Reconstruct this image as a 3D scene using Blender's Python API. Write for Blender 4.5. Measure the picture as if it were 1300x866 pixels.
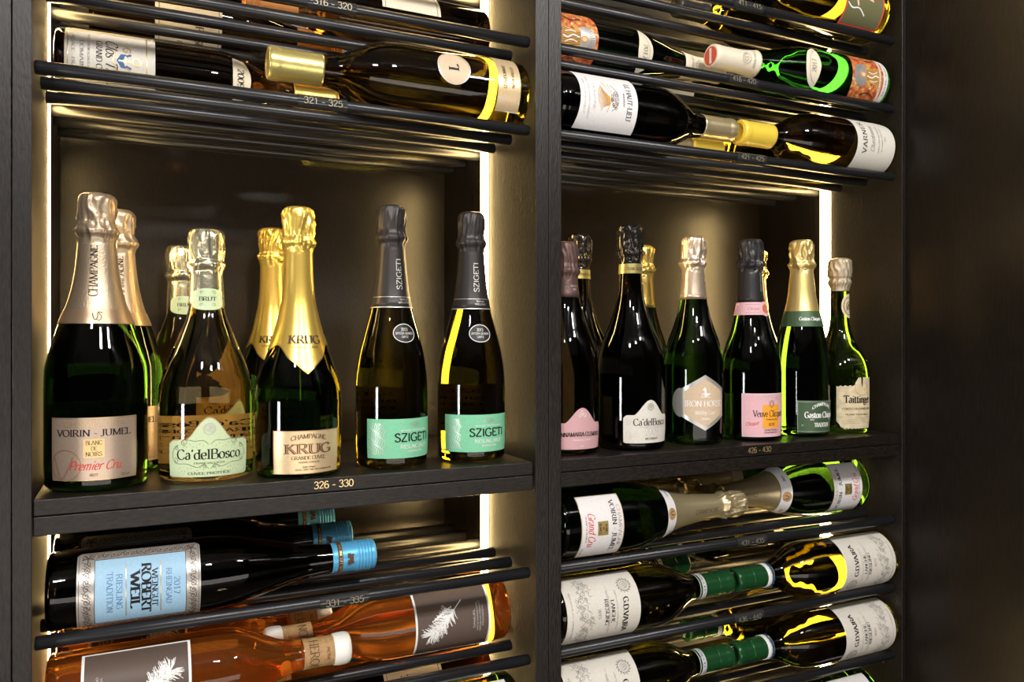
import bpy, math, random
from math import sin, cos, pi, sqrt, radians as RAD
from mathutils import Matrix, Vector, noise

random.seed(7)
for o in list(bpy.data.objects):
    bpy.data.objects.remove(o, do_unlink=True)
SC = bpy.context.scene
COL = SC.collection

# ------------------------------------------------------------------ camera
EYE = 1.40                      # everything inside the cabinet is measured from eye height
cam_data = bpy.data.cameras.new('camera')
cam_data.sensor_width = 36.0
cam_data.lens = 997.0 / 1300.0 * 36.0
cam_data.shift_y = -3.0 / 1300.0
cam_data.clip_start = 0.02
cam = bpy.data.objects.new('camera', cam_data)
COL.objects.link(cam)
cam.location = (0.0825, -0.820, EYE)
cam.rotation_euler = (RAD(90), 0, RAD(-25.7))
SC.camera = cam

# ------------------------------------------------------------------ world, lights, exposure
world = bpy.data.worlds.new('room_ambience')
SC.world = world
world.use_nodes = True
wb = world.node_tree.nodes['Background']
wb.inputs['Color'].default_value = (0.93, 0.96, 1.0, 1)
wb.inputs['Strength'].default_value = 0.03

def area_light(name, loc, target, sx, sy, power, color):
    l = bpy.data.lights.new(name, 'AREA')
    l.shape = 'RECTANGLE'; l.size = sx; l.size_y = sy
    l.energy = power; l.color = color
    ob = bpy.data.objects.new(name, l)
    COL.objects.link(ob)
    ob.location = loc
    d = Vector(target) - Vector(loc)
    ob.rotation_euler = d.to_track_quat('-Z', 'Y').to_euler()
    return ob
# a small window far to the left, small ceiling fills added to light the labels, a low wide fill added behind the camera for the lower fronts
area_light('room_window_light', (-1.75, -0.98, EYE - 0.20), (0.45, 0.0, EYE - 0.12), 0.30, 0.36, 16, (0.96, 0.98, 1.0))
for px, py, pw in ((-0.30, -1.25, 18), (0.40, -1.40, 18), (0.98, -1.20, 16)):
    area_light('ceiling_fill_light', (px, py, EYE + 1.03), (px * 0.85 + 0.05, 0.0, EYE - 0.10), 0.15, 0.15, pw, (1.0, 0.965, 0.93))
area_light('low_fill_light', (0.60, -3.1, EYE - 0.95), (0.45, 0.1, EYE - 0.30), 5.0, 0.8, 52, (1.0, 0.92, 0.84))

vs = SC.view_settings
vs.view_transform = 'Standard'
vs.look = 'None'
vs.exposure = 0.0
vs.gamma = 1.0
vs.use_curve_mapping = False
try:
    SC.cycles.use_denoising = True
    SC.cycles.max_bounces = 14
    SC.cycles.transmission_bounces = 12
    SC.cycles.glossy_bounces = 5
    SC.cycles.diffuse_bounces = 3
    SC.cycles.sample_clamp_indirect = 6.0
    SC.cycles.blur_glossy = 0.5
except Exception:
    pass

# ------------------------------------------------------------------ materials
MATS = {}
def principled(name, color, rough=0.5, metal=0.0, spec=0.5, trans=0.0, ior=1.45, coat=0.0):
    m = bpy.data.materials.new(name)
    m.use_nodes = True
    b = m.node_tree.nodes['Principled BSDF']
    b.inputs['Base Color'].default_value = (*color, 1)
    b.inputs['Roughness'].default_value = rough
    b.inputs['Metallic'].default_value = metal
    b.inputs['Specular IOR Level'].default_value = spec
    b.inputs['Transmission Weight'].default_value = trans
    b.inputs['IOR'].default_value = ior
    b.inputs['Coat Weight'].default_value = coat
    MATS[name] = m
    return m, b

def noise_bump(m, b, scale, strength, dist=0.001, vec=(1, 1, 1), detail=4.0):
    nt = m.node_tree
    tc = nt.nodes.new('ShaderNodeTexCoord')
    mp = nt.nodes.new('ShaderNodeMapping')
    mp.inputs['Scale'].default_value = vec
    n = nt.nodes.new('ShaderNodeTexNoise')
    n.inputs['Scale'].default_value = scale
    n.inputs['Detail'].default_value = detail
    bp = nt.nodes.new('ShaderNodeBump')
    bp.inputs['Strength'].default_value = strength
    bp.inputs['Distance'].default_value = dist
    nt.links.new(tc.outputs['Object'], mp.inputs['Vector'])
    nt.links.new(mp.outputs['Vector'], n.inputs['Vector'])
    nt.links.new(n.outputs['Fac'], bp.inputs['Height'])
    nt.links.new(bp.outputs['Normal'], b.inputs['Normal'])
    return n

def noise_color(m, b, n, c1, c2, lo=0.35, hi=0.7):
    nt = m.node_tree
    r = nt.nodes.new('ShaderNodeValToRGB')
    r.color_ramp.elements[0].position = lo
    r.color_ramp.elements[0].color = (*c1, 1)
    r.color_ramp.elements[1].position = hi
    r.color_ramp.elements[1].color = (*c2, 1)
    nt.links.new(n.outputs['Fac'], r.inputs['Fac'])
    nt.links.new(r.outputs['Color'], b.inputs['Base Color'])

def wood(name, vec, c1=(0.0030, 0.0019, 0.0012), c2=(0.0170, 0.0112, 0.0072), rough=0.42, bump=0.45, spec=0.50):
    m, b = principled(name, c2, rough, spec=spec)
    n = noise_bump(m, b, 520, bump, 0.0010, vec, 5.0)
    noise_color(m, b, n, c1, c2, 0.38, 0.68)
    return m
wood('wood_x', (0.22, 1, 1))
wood('wood_z', (1, 1, 0.22))
wood('wood_back', (1.2, 1.2, 0.40), (0.0030, 0.0021, 0.0014), (0.0130, 0.0092, 0.0058), 0.29, 0.16, 0.75)
wood('wood_panel', (1, 0.6, 0.08), (0.010, 0.0075, 0.006), (0.016, 0.0115, 0.0085), 0.30, 0.10, 0.22)
m, b = principled('black_metal', (0.012, 0.012, 0.014), 0.32, 0.0, 0.6)
noise_bump(m, b, 900, 0.12, 0.0003)
principled('aluminium', (0.6, 0.58, 0.55), 0.35, 1.0)
principled('clear_tag', (0.03, 0.03, 0.03), 0.12, 0.0, 0.7)
m, b = principled('floor_wood', (0.10, 0.075, 0.055), 0.5)
n = noise_bump(m, b, 40, 0.2, 0.001, (0.1, 1, 1)); noise_color(m, b, n, (0.07, 0.05, 0.035), (0.13, 0.10, 0.07))
m, b = principled('plaster', (0.35, 0.33, 0.31), 0.8)
noise_bump(m, b, 60, 0.1, 0.001)

def emission(name, color, strength):
    m = bpy.data.materials.new(name); m.use_nodes = True
    nt = m.node_tree
    nt.nodes.remove(nt.nodes['Principled BSDF'])
    e = nt.nodes.new('ShaderNodeEmission')
    e.inputs['Color'].default_value = (*color, 1)
    e.inputs['Strength'].default_value = strength
    nt.links.new(e.outputs[0], nt.nodes['Material Output'].inputs['Surface'])
    MATS[name] = m
emission('led_glow', (1.0, 0.69, 0.28), 42.0)

def glass(name, color, ior=1.36, rough=0.0, trans=1.0):
    m, b = principled(name, color, rough, 0.0, 0.5, trans, ior)
    n = noise_bump(m, b, 18, 0.04, 0.002)
glass('glass_dark_green', (0.022, 0.066, 0.006))
glass('glass_black', (0.022, 0.017, 0.010))
glass('glass_olive', (0.11, 0.088, 0.006))
glass('glass_emerald', (0.007, 0.080, 0.008))
glass('glass_amber', (0.21, 0.150, 0.012))
glass('glass_gold_wine', (0.97, 0.80, 0.42))
glass('glass_rose', (1.0, 0.31, 0.040), trans=0.94)
glass('glass_brown', (0.10, 0.04, 0.008))
glass('glass_bright_green', (0.055, 0.14, 0.006))

def foil(name, color, rough=0.30, metal=0.85, bscale=320, bump=0.35):
    m, b = principled(name, color, rough, metal, 0.6)
    noise_bump(m, b, bscale, bump, 0.0006)
foil('foil_copper', (0.50, 0.39, 0.27), 0.36, 0.75, 600, 0.5)
foil('foil_copper_band', (0.58, 0.40, 0.26), 0.30, 0.75, 200, 0.1)
foil('foil_pale_gold', (0.80, 0.66, 0.38), 0.32, 0.8)
foil('foil_gold', (0.95, 0.66, 0.14), 0.28, 0.75, 200, 0.12)
foil('foil_bright_gold', (0.95, 0.70, 0.20), 0.22, 0.85)
foil('foil_silver_green', (0.62, 0.58, 0.40), 0.26, 0.9)
foil('foil_black', (0.030, 0.028, 0.030), 0.32, 0.3, 300, 0.2)
foil('foil_black_shiny', (0.05, 0.045, 0.04), 0.16, 0.8, 200, 0.2)
foil('foil_charcoal', (0.034, 0.029, 0.028), 0.38, 0.3, 500, 0.3)
foil('foil_brown', (0.13, 0.075, 0.065), 0.42, 0.4, 500, 0.6)
foil('foil_champagne', (0.80, 0.64, 0.48), 0.28, 0.8)
foil('foil_old_silver', (0.48, 0.40, 0.28), 0.45, 0.6, 900, 0.8)
foil('foil_satin_gold', (0.78, 0.58, 0.22), 0.34, 0.7)
foil('foil_olive_gold', (0.70, 0.60, 0.22), 0.30, 0.75)
foil('foil_blue', (0.10, 0.42, 0.72), 0.38, 0.25, 300, 0.1)
foil('foil_green', (0.014, 0.085, 0.026), 0.26, 0.35, 300, 0.1)
foil('foil_orange', (0.55, 0.22, 0.06), 0.4, 0.4)
foil('wax_yellow', (0.80, 0.58, 0.06), 0.42, 0.05, 300, 0.15)
foil('wax_white', (0.85, 0.84, 0.78), 0.35, 0.0, 200, 0.1)
foil('cream_cap', (0.80, 0.72, 0.56), 0.45, 0.1, 300, 0.1)

def paper(name, color, rough=0.55, metal=0.0, var=0.9, bump=0.06, scale=500):
    m, b = principled(name, color, rough, metal, 0.35)
    n = noise_bump(m, b, scale, bump, 0.0003)
    noise_color(m, b, n, tuple(c * var for c in color), color, 0.3, 0.7)
paper('paper_white', (0.80, 0.77, 0.76))
paper('paper_cream', (0.78, 0.70, 0.54))
paper('paper_ivory', (0.72, 0.68, 0.60))
paper('paper_aged', (0.74, 0.62, 0.40), 0.7, 0, 0.72, 0.3, 120)
paper('paper_copper', (0.58, 0.44, 0.34), 0.34, 0.55)
paper('paper_champagne', (0.82, 0.62, 0.36), 0.36, 0.45)
paper('paper_palegreen', (0.60, 0.72, 0.44), 0.5)
paper('paper_mint', (0.22, 0.60, 0.36), 0.5)
paper('paper_pink', (0.80, 0.46, 0.50), 0.5)
paper('paper_rose', (0.72, 0.42, 0.44), 0.45, 0.1, 0.88, 0.2, 900)
paper('paper_orange', (0.92, 0.40, 0.04), 0.5)
paper('paper_darkgreen', (0.065, 0.12, 0.06), 0.42, 0.2)
paper('paper_blue', (0.36, 0.58, 0.76), 0.5)
paper('paper_silver', (0.62, 0.60, 0.56), 0.34, 0.6)
paper('paper_taupe', (0.115, 0.080, 0.062), 0.45)
paper('paper_black', (0.020, 0.018, 0.018), 0.4)
paper('paper_olive', (0.15, 0.15, 0.07), 0.5)
paper('paper_red', (0.68, 0.10, 0.06), 0.5)
paper('paper_rust', (0.60, 0.17, 0.07), 0.5)
paper('paper_gold', (0.75, 0.55, 0.20), 0.32, 0.7)
paper('paper_tan', (0.70, 0.55, 0.38), 0.4, 0.2)
paper('paper_cork', (0.50, 0.30, 0.13), 0.6, 0.0, 0.7, 0.2, 300)
paper('paper_disc', (0.66, 0.50, 0.34), 0.45)
m, b = principled('print_saint', (0.6, 0.17, 0.07), 0.5)
n = noise_bump(m, b, 150, 0.02, 0.0002, (1, 1, 1), 3.0)
noise_color(m, b, n, (0.22, 0.03, 0.012), (0.75, 0.66, 0.50), 0.30, 0.74)
_r = [q for q in m.node_tree.nodes if q.type == 'VALTORGB'][0].color_ramp
for _p, _c in ((0.44, (0.50, 0.10, 0.03)), (0.54, (0.58, 0.17, 0.05)), (0.62, (0.60, 0.34, 0.09))):
    _e = _r.elements.new(_p); _e.color = (*_c, 1)
for nm, c in (('ink_black', (0.012, 0.010, 0.010)), ('ink_brown', (0.10, 0.05, 0.025)), ('ink_red', (0.66, 0.03, 0.03)),
              ('ink_white', (0.86, 0.84, 0.82)), ('ink_grey', (0.26, 0.25, 0.23)), ('ink_green', (0.10, 0.14, 0.06)),
              ('ink_blue', (0.04, 0.12, 0.32)), ('ink_skin', (0.80, 0.52, 0.38)), ('ink_ochre', (0.60, 0.32, 0.07)),
              ('ink_palegrey', (0.52, 0.50, 0.47))):
    principled(nm, c, 0.5, 0.0, 0.3)
principled('ink_gold', (0.74, 0.55, 0.26), 0.32, 0.7)
principled('ink_silver', (0.70, 0.68, 0.64), 0.35, 0.5)
principled('ink_copper', (0.50, 0.28, 0.15), 0.34, 0.6)
principled('ink_tag', (0.27, 0.235, 0.17), 0.4, 0.3)

# ------------------------------------------------------------------ object helpers
def tag(o, label, cat, group=None, kind=None):
    if label: o['label'] = label
    if cat: o['category'] = cat
    if group: o['group'] = group
    if kind: o['kind'] = kind
    return o

def mesh_obj(name, verts, faces, mat, parent=None, smooth=False):
    me = bpy.data.meshes.new(name)
    me.from_pydata(verts, [], faces)
    me.materials.append(MATS[mat])
    if smooth:
        me.polygons.foreach_set('use_smooth', [True] * len(me.polygons))
    me.update()
    ob = bpy.data.objects.new(name, me)
    COL.objects.link(ob)
    ob.parent = parent
    return ob

def empty(name, loc=(0, 0, 0)):
    e = bpy.data.objects.new(name, None)
    e.empty_display_size = 0.03
    COL.objects.link(e)
    e.location = loc
    return e

def box_geo(x0, x1, y0, y1, z0, z1, bev=0.0):
    if bev <= 0:
        v = [(x, y, z) for z in (z0, z1) for y in (y0, y1) for x in (x0, x1)]
        return v, [(0, 2, 3, 1), (4, 5, 7, 6), (0, 1, 5, 4), (2, 6, 7, 3), (0, 4, 6, 2), (1, 3, 7, 5)]
    import bmesh
    bm = bmesh.new()
    bmesh.ops.create_cube(bm, size=1)
    for vv in bm.verts:
        vv.co = ((x0 + x1) / 2 + vv.co.x * (x1 - x0), (y0 + y1) / 2 + vv.co.y * (y1 - y0), (z0 + z1) / 2 + vv.co.z * (z1 - z0))
    bmesh.ops.bevel(bm, geom=list(bm.edges), offset=bev, segments=2, affect='EDGES', profile=0.5)
    bm.verts.index_update()
    v = [tuple(vv.co) for vv in bm.verts]
    f = [tuple(x.index for x in ff.verts) for ff in bm.faces]
    bm.free()
    return v, f

def box(name, x0, x1, y0, y1, z0, z1, mat, parent=None, bev=0.0):
    v, f = box_geo(x0, x1, y0, y1, z0, z1, bev)
    return mesh_obj(name, v, f, mat, parent)

def copy_tree(o, parent=None):
    c = o.copy()
    COL.objects.link(c)
    c.parent = parent
    for ch in list(o.children):
        copy_tree(ch, c)
    return c

# ------------------------------------------------------------------ the cabinet
Z = lambda z: EYE + z
DEPTH = 0.302
L0, L1 = 0.0, 0.508             # left bay
R0, R1 = 0.543, 1.1366          # right bay
TOPZ, FLOORZ = 1.05, -EYE
def struct(o, label=None):
    o['kind'] = 'structure'
    if label: o['label'] = label
    return o
struct(box('floor', -2.6, 2.6, -3.6, 0.34, -0.02, 0.0, 'floor_wood'), 'wooden floor below the cabinet')
struct(box('ceiling', -2.6, 2.6, -3.6, 0.34, Z(TOPZ), Z(TOPZ) + 0.02, 'plaster'), 'plain ceiling above the cabinet')
struct(box('wall_back', -0.045, 1.19, DEPTH, 0.322, 0, Z(TOPZ), 'wood_back'), 'dark stained wooden back panel behind the bottles')
struct(box('wall_left', -0.0150, 0.0, 0.0, DEPTH, 0, Z(TOPZ), 'wood_z', None, 0.0006), 'dark grained upright board at the left of the cabinet')
struct(box('trim_1', -0.75, -0.0158, 0.0006, 0.30, 0, Z(TOPZ), 'wood_z', None, 0.0006), 'dark board at the left edge beside the first upright')
struct(box('wall_middle', 0.5080, 0.5254, 0.0, DEPTH, 0, Z(TOPZ), 'wood_z', None, 0.0006), 'dark upright board between the bays, on the side of the wider labels shelf')
struct(box('wall_middle', 0.5260, 0.5430, 0.0006, DEPTH, 0, Z(TOPZ), 'wood_z', None, 0.0006), 'dark upright board between the bays, second of the pair')
struct(box('wall_right', 1.1366, 1.1452, 0.0, DEPTH, 0, Z(TOPZ), 'wood_z', None, 0.0006), 'dark upright board closing the second bay')
struct(box('wall_side', 1.1460, 1.19, -1.6, 0.301, 0, Z(TOPZ), 'wood_panel', None, 0.0006), 'dark satin wooden side panel standing out beside the cabinet')

# shelves: an upper board and the lower strip under it
def shelf(x0, x1, label):
    r = empty('display_shelf', ((x0 + x1) / 2, 0.15, Z(-0.179)))
    cx = (x0 + x1) / 2
    v, f = box_geo(x0 - cx + 0.0004, x1 - cx - 0.0004, 0.006 - 0.15, DEPTH - 0.15 - 0.0005, 0.0182, 0.033, 0.0008)
    mesh_obj('shelf_board', v, f, 'wood_x', r)
    v, f = box_geo(x0 - cx + 0.0004, x1 - cx - 0.0004, 0.0055 - 0.15, DEPTH - 0.15 - 0.0005, 0.0, 0.0174, 0.0008)
    mesh_obj('under_strip', v, f, 'wood_x', r)
    tag(r, label, 'shelf', 'wooden shelves of the wine cabinet')
    return r
shelf_left = shelf(L0, L1, 'dark wooden shelf carrying the copper, gold and mint labelled bottles')
shelf_right = shelf(R0, R1, 'dark wooden shelf carrying the pink and hexagon labelled bottles')

def half_round(name, wallx, sgn, y0, y1, z0, z1, proud, mat, parent):
    n = 8
    v = []
    for z in (z0, z1):
        for i in range(n + 1):
            a = pi * i / n
            v.append((wallx + sgn * proud * sin(a) ** 0.6 if 0 < i < n else wallx, (y0 + y1) / 2 - (y1 - y0) / 2 * cos(a), z))
    f = [(i, i + 1, n + 2 + i, n + 1 + i) for i in range(n)]
    f += [tuple(range(n, -1, -1)), tuple(range(n + 1, 2 * n + 2)), (0, n + 1, 2 * n + 1, n)]
    if sgn < 0:
        f = [tuple(reversed(q)) for q in f]
    return mesh_obj(name, v, f, mat, parent)

def led(wallx, sgn, z0, z1, label):
    r = empty('led_strip', (wallx, 0.147, Z(z0)))
    h = z1 - z0
    a, b_ = sorted((sgn * 0.0001, sgn * 0.0006))
    v, f = box_geo(a, b_, -0.0122, 0.0122, 0, h)
    mesh_obj('channel', v, f, 'aluminium', r)
    half_round('diffuser', sgn * 0.0007, sgn, -0.0100, 0.0100, 0.002, h - 0.002, 0.0011 if sgn > 0 else 0.0036, 'led_glow', r)
    tag(r, label, 'light strip', 'glowing light strips in the side boards')
led(L0, 1, -0.1455, 1.04, 'thin glowing light strip on the left board above the shelf with the copper labels')
led(L1, -1, -0.1455, 1.04, 'bright vertical light strip beside the mint labelled bottles')
led(L0, 1, -1.38, -0.180, 'glowing light strip on the left board behind the blue labelled bottles')
led(L1, -1, -1.38, -0.180, 'bright short light strip under the shelf above the rose wine bottle')
led(R0, 1, -0.1455, 1.04, 'light strip hidden behind the middle upright above the second shelf')
led(R1, -1, -0.1455, 1.04, 'bright vertical light strip behind the torn label bottle')
led(R0, 1, -1.38, -0.180, 'light strip hidden behind the middle upright below the second shelf')
led(R1, -1, -1.38, -0.180, 'light strip on the right board behind the white labelled bottles at the bottom')

# racks of six rods
ROD_R = 0.0065
ROD_Y = [0.018 + 0.0495 * k for k in range(6)]
RACKS = {4: 0.566, 3: 0.459, 2: 0.354, 1: 0.249, -1: -0.2795, -2: -0.3835, -3: -0.487, -4: -0.591}
def cyl_geo(x0, x1, r, n=20):
    v = []
    e = 0.0008
    for x, rr in ((x0, r - e), (x0 + e, r), (x1 - e, r), (x1, r - e)):
        v += [(x, rr * cos(2 * pi * i / n), rr * sin(2 * pi * i / n)) for i in range(n)]
    f = []
    for k in range(3):
        for i in range(n):
            j = (i + 1) % n
            f.append((k * n + i, k * n + j, (k + 1) * n + j, (k + 1) * n + i))
    f.append(tuple(range(n - 1, -1, -1)))
    f.append(tuple(range(3 * n, 4 * n)))
    return v, f
ROD_MESH = {}
def rack(x0, x1, z, label):
    r = empty('bottle_rack', ((x0 + x1) / 2, ROD_Y[0], Z(z)))
    key = round(x1 - x0, 4)
    for k, y in enumerate(ROD_Y):
        if key not in ROD_MESH:
            h = (x1 - x0) / 2 - 0.0006
            v, f = cyl_geo(-h, h, ROD_R)
            o = mesh_obj('rod', v, f, 'black_metal', r, True)
            ROD_MESH[key] = o
            for p in o.data.polygons:
                if len(p.vertices) > 4: p.use_smooth = False
        else:
            o = ROD_MESH[key].copy(); COL.objects.link(o); o.parent = r
        o.location = (0, y - ROD_Y[0], 0)
    tag(r, label, 'bottle rack', 'black rod racks across the cabinet')
    return r

# ------------------------------------------------------------------ lettering drawn with strokes
def _p(*a):
    return [(a[i], a[i + 1]) for i in range(0, len(a), 2)]
def _l(*a): return ('l', _p(*a))
def _c(*a): return ('c', _p(*a))
OV = lambda x0, x1, y0, y1: _c((x0 + x1) / 2, y1, x0 + (x1 - x0) * .14, y1 - (y1 - y0) * .15, x0, (y0 + y1) / 2, x0 + (x1 - x0) * .14, y0 + (y1 - y0) * .15,
                               (x0 + x1) / 2, y0, x1 - (x1 - x0) * .14, y0 + (y1 - y0) * .15, x1, (y0 + y1) / 2, x1 - (x1 - x0) * .14, y1 - (y1 - y0) * .15, (x0 + x1) / 2, y1)
GL = {
 'A': (.80, [_l(.38, 1, .04, 0), _l(.38, 1, .76, 0), _l(.16, .34, .62, .34)]),
 'B': (.70, [_l(.13, 0, .13, 1), _c(.13, 1, .42, .99, .56, .88, .54, .66, .40, .55, .13, .53), _c(.13, .53, .45, .53, .64, .42, .64, .14, .45, .01, .13, 0)]),
 'C': (.76, [_c(.68, .80, .56, .96, .40, 1, .15, .86, .05, .5, .15, .14, .40, 0, .58, .04, .70, .22)]),
 'D': (.82, [_l(.13, 0, .13, 1), _c(.13, 1, .42, .99, .66, .84, .75, .5, .66, .16, .42, .01, .13, 0)]),
 'E': (.66, [_l(.13, 0, .13, 1), _l(.13, .98, .57, .98), _l(.13, .52, .48, .52), _l(.13, .02, .60, .02), _l(.57, .98, .57, .84), _l(.60, .02, .60, .17)]),
 'F': (.62, [_l(.13, 0, .13, 1), _l(.13, .98, .57, .98), _l(.13, .52, .48, .52), _l(.57, .98, .57, .84)]),
 'G': (.82, [_c(.68, .80, .56, .96, .40, 1, .15, .86, .05, .5, .15, .14, .40, 0, .58, .04, .70, .14), _l(.70, .08, .70, .44), _l(.52, .44, .80, .44)]),
 'H': (.84, [_l(.13, 0, .13, 1), _l(.70, 0, .70, 1), _l(.13, .52, .70, .52)]),
 'I': (.34, [_l(.17, 0, .17, 1)]),
 'J': (.46, [_l(.30, 1, .30, .18), _c(.30, .18, .26, .02, .12, -.06, .0, .04)]),
 'K': (.76, [_l(.13, 0, .13, 1), _l(.62, 1, .13, .42), _l(.30, .60, .70, 0)]),
 'L': (.62, [_l(.13, 0, .13, 1), _l(.13, .02, .57, .02), _l(.57, .02, .57, .18)]),
 'M': (1.0, [_l(.13, 0, .13, 1), _l(.13, 1, .49, .04), _l(.86, 1, .49, .04), _l(.86, 1, .86, 0)]),
 'N': (.84, [_l(.13, 0, .13, 1), _l(.13, 1, .71, 0), _l(.71, 0, .71, 1)]),
 'O': (.86, [OV(.05, .80, 0, 1)]),
 'P': (.66, [_l(.13, 0, .13, 1), _c(.13, 1, .42, .99, .60, .86, .58, .60, .42, .48, .13, .46)]),
 'Q': (.86, [OV(.05, .80, 0, 1), _l(.45, .22, .78, -.14)]),
 'R': (.76, [_l(.13, 0, .13, 1), _c(.13, 1, .42, .99, .58, .88, .56, .64, .42, .52, .13, .50), _l(.36, .50, .70, 0)]),
 'S': (.62, [_c(.50, .80, .42, .95, .29, 1, .11, .91, .08, .74, .20, .60, .42, .46, .54, .28, .47, .09, .29, 0, .12, .06, .06, .22)]),
 'T': (.74, [_l(.37, 0, .37, 1), _l(.04, .98, .70, .98), _l(.04, .98, .04, .84), _l(.70, .98, .70, .84)]),
 'U': (.82, [_l(.13, 1, .13, .30), _c(.13, .30, .20, .08, .40, 0, .60, .08, .68, .30), _l(.68, .30, .68, 1)]),
 'V': (.76, [_l(.03, 1, .38, 0), _l(.73, 1, .38, 0)]),
 'W': (1.10, [_l(.03, 1, .32, 0), _l(.55, .9, .32, 0), _l(.55, .9, .80, 0), _l(1.07, 1, .80, 0)]),
 'X': (.76, [_l(.05, 1, .70, 0), _l(.70, 1, .05, 0)]),
 'Y': (.74, [_l(.03, 1, .37, .46), _l(.71, 1, .37, .46), _l(.37, .46, .37, 0)]),
 'Z': (.68, [_l(.06, .98, .62, .98), _l(.62, .98, .06, .02), _l(.06, .02, .64, .02)]),
 'a': (.56, [_c(.10, .52, .22, .66, .36, .62, .41, .46), _l(.41, .48, .41, .04), _c(.41, .40, .20, .36, .07, .20, .14, .03, .28, .02, .41, .14)]),
 'b': (.60, [_l(.12, 1, .12, .02), _c(.12, .50, .30, .66, .48, .56, .53, .33, .47, .08, .30, 0, .12, .10)]),
 'c': (.52, [_c(.45, .52, .34, .65, .20, .63, .07, .46, .07, .20, .20, .02, .36, .02, .47, .14)]),
 'd': (.60, [_l(.48, 1, .48, 0), _c(.48, .52, .32, .66, .13, .56, .07, .33, .13, .08, .30, 0, .48, .12)]),
 'e': (.54, [_l(.09, .36, .47, .36), _c(.47, .36, .42, .60, .27, .66, .12, .57, .07, .33, .14, .08, .29, 0, .47, .12)]),
 'g': (.56, [OV(.09, .43, .24, .66), _c(.18, .26, .10, .14, .24, .08, .42, .04, .46, -.14, .26, -.28, .07, -.2, .09, -.06, .22, .06)]),
 'h': (.62, [_l(.12, 1, .12, 0), _c(.12, .48, .26, .65, .42, .62, .48, .44), _l(.48, .46, .48, 0)]),
 'i': (.30, [_l(.15, .64, .15, 0), _l(.15, .84, .15, .95)]),
 'l': (.30, [_l(.15, 1, .15, 0)]),
 'm': (.90, [_l(.12, .64, .12, 0), _c(.12, .48, .24, .65, .38, .62, .43, .44), _l(.43, .46, .43, 0), _c(.43, .48, .56, .65, .70, .62, .75, .44), _l(.75, .46, .75, 0)]),
 'n': (.62, [_l(.12, .64, .12, 0), _c(.12, .48, .26, .65, .42, .62, .48, .44), _l(.48, .46, .48, 0)]),
 'o': (.58, [OV(.06, .52, 0, .66)]),
 'q': (.60, [_l(.48, .66, .48, -.3), _c(.48, .52, .32, .66, .13, .56, .07, .33, .13, .08, .30, 0, .48, .12)]),
 'r': (.46, [_l(.12, .64, .12, 0), _c(.12, .44, .22, .62, .34, .65, .44, .58)]),
 's': (.46, [_c(.38, .52, .30, .64, .18, .65, .08, .52, .16, .38, .32, .29, .40, .15, .30, .01, .16, .01, .06, .12)]),
 't': (.40, [_l(.16, .86, .16, .14), _c(.16, .16, .20, .01, .30, 0, .38, .08), _l(.04, .62, .36, .62)]),
 'u': (.62, [_l(.12, .64, .12, .18), _c(.12, .20, .18, .02, .32, .02, .48, .18), _l(.48, .64, .48, 0)]),
 'v': (.56, [_l(.03, .64, .28, 0), _l(.53, .64, .28, 0)]),
 'y': (.56, [_l(.03, .64, .28, 0), _l(.53, .64, .16, -.28)]),
 '0': (.60, [OV(.06, .54, 0, 1)]),
 '1': (.60, [_l(.32, 0, .32, 1), _l(.32, .98, .14, .82)]),
 '2': (.60, [_c(.08, .76, .16, .95, .32, 1, .50, .88, .48, .64, .30, .36, .08, .04), _l(.08, .03, .53, .03)]),
 '3': (.60, [_c(.08, .82, .20, .98, .38, .98, .50, .82, .44, .62, .26, .53), _c(.26, .53, .48, .46, .54, .26, .44, .05, .24, 0, .06, .14)]),
 '4': (.60, [_l(.42, 0, .42, 1), _l(.42, 1, .05, .30), _l(.05, .30, .56, .30)]),
 '5': (.60, [_l(.14, .97, .50, .97), _l(.14, .97, .11, .54), _c(.11, .54, .30, .62, .49, .52, .53, .30, .43, .06, .22, 0, .06, .12)]),
 '6': (.60, [_c(.48, .90, .32, 1, .14, .84, .07, .45, .12, .10, .30, 0, .48, .08, .53, .30, .44, .54, .28, .58, .10, .40)]),
 '7': (.60, [_l(.06, .97, .54, .97), _l(.54, .97, .22, 0)]),
 '8': (.60, [OV(.10, .50, .52, 1), OV(.06, .54, 0, .54)]),
 '9': (.60, [_c(.12, .10, .28, 0, .46, .16, .53, .55, .48, .90, .30, 1, .12, .92, .07, .70, .16, .46, .32, .42, .50, .60)]),
 '-': (.46, [_l(.06, .38, .40, .38)]),
 '.': (.24, [_l(.12, .0, .12, .12)]),
 "'": (.22, [_l(.12, 1, .08, .78)]),
 ' ': (.34, []),
}

def catmull(pts, n=5):
    out = []
    m = len(pts)
    closed = pts[0] == pts[-1]
    for i in range(m - 1):
        p1, p2 = pts[i], pts[i + 1]
        p0 = pts[i - 1] if i > 0 else (pts[-2] if closed else p1)
        p3 = pts[i + 2] if i + 2 < m else (pts[1] if closed else p2)
        for k in range(n):
            t = k / n
            out.append(tuple(0.5 * (2 * p1[a] + (p2[a] - p0[a]) * t + (2 * p0[a] - 5 * p1[a] + 4 * p2[a] - p3[a]) * t * t
                       + (3 * p1[a] - p0[a] - 3 * p2[a] + p3[a]) * t ** 3) for a in (0, 1)))
    out.append(pts[-1])
    return out

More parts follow.
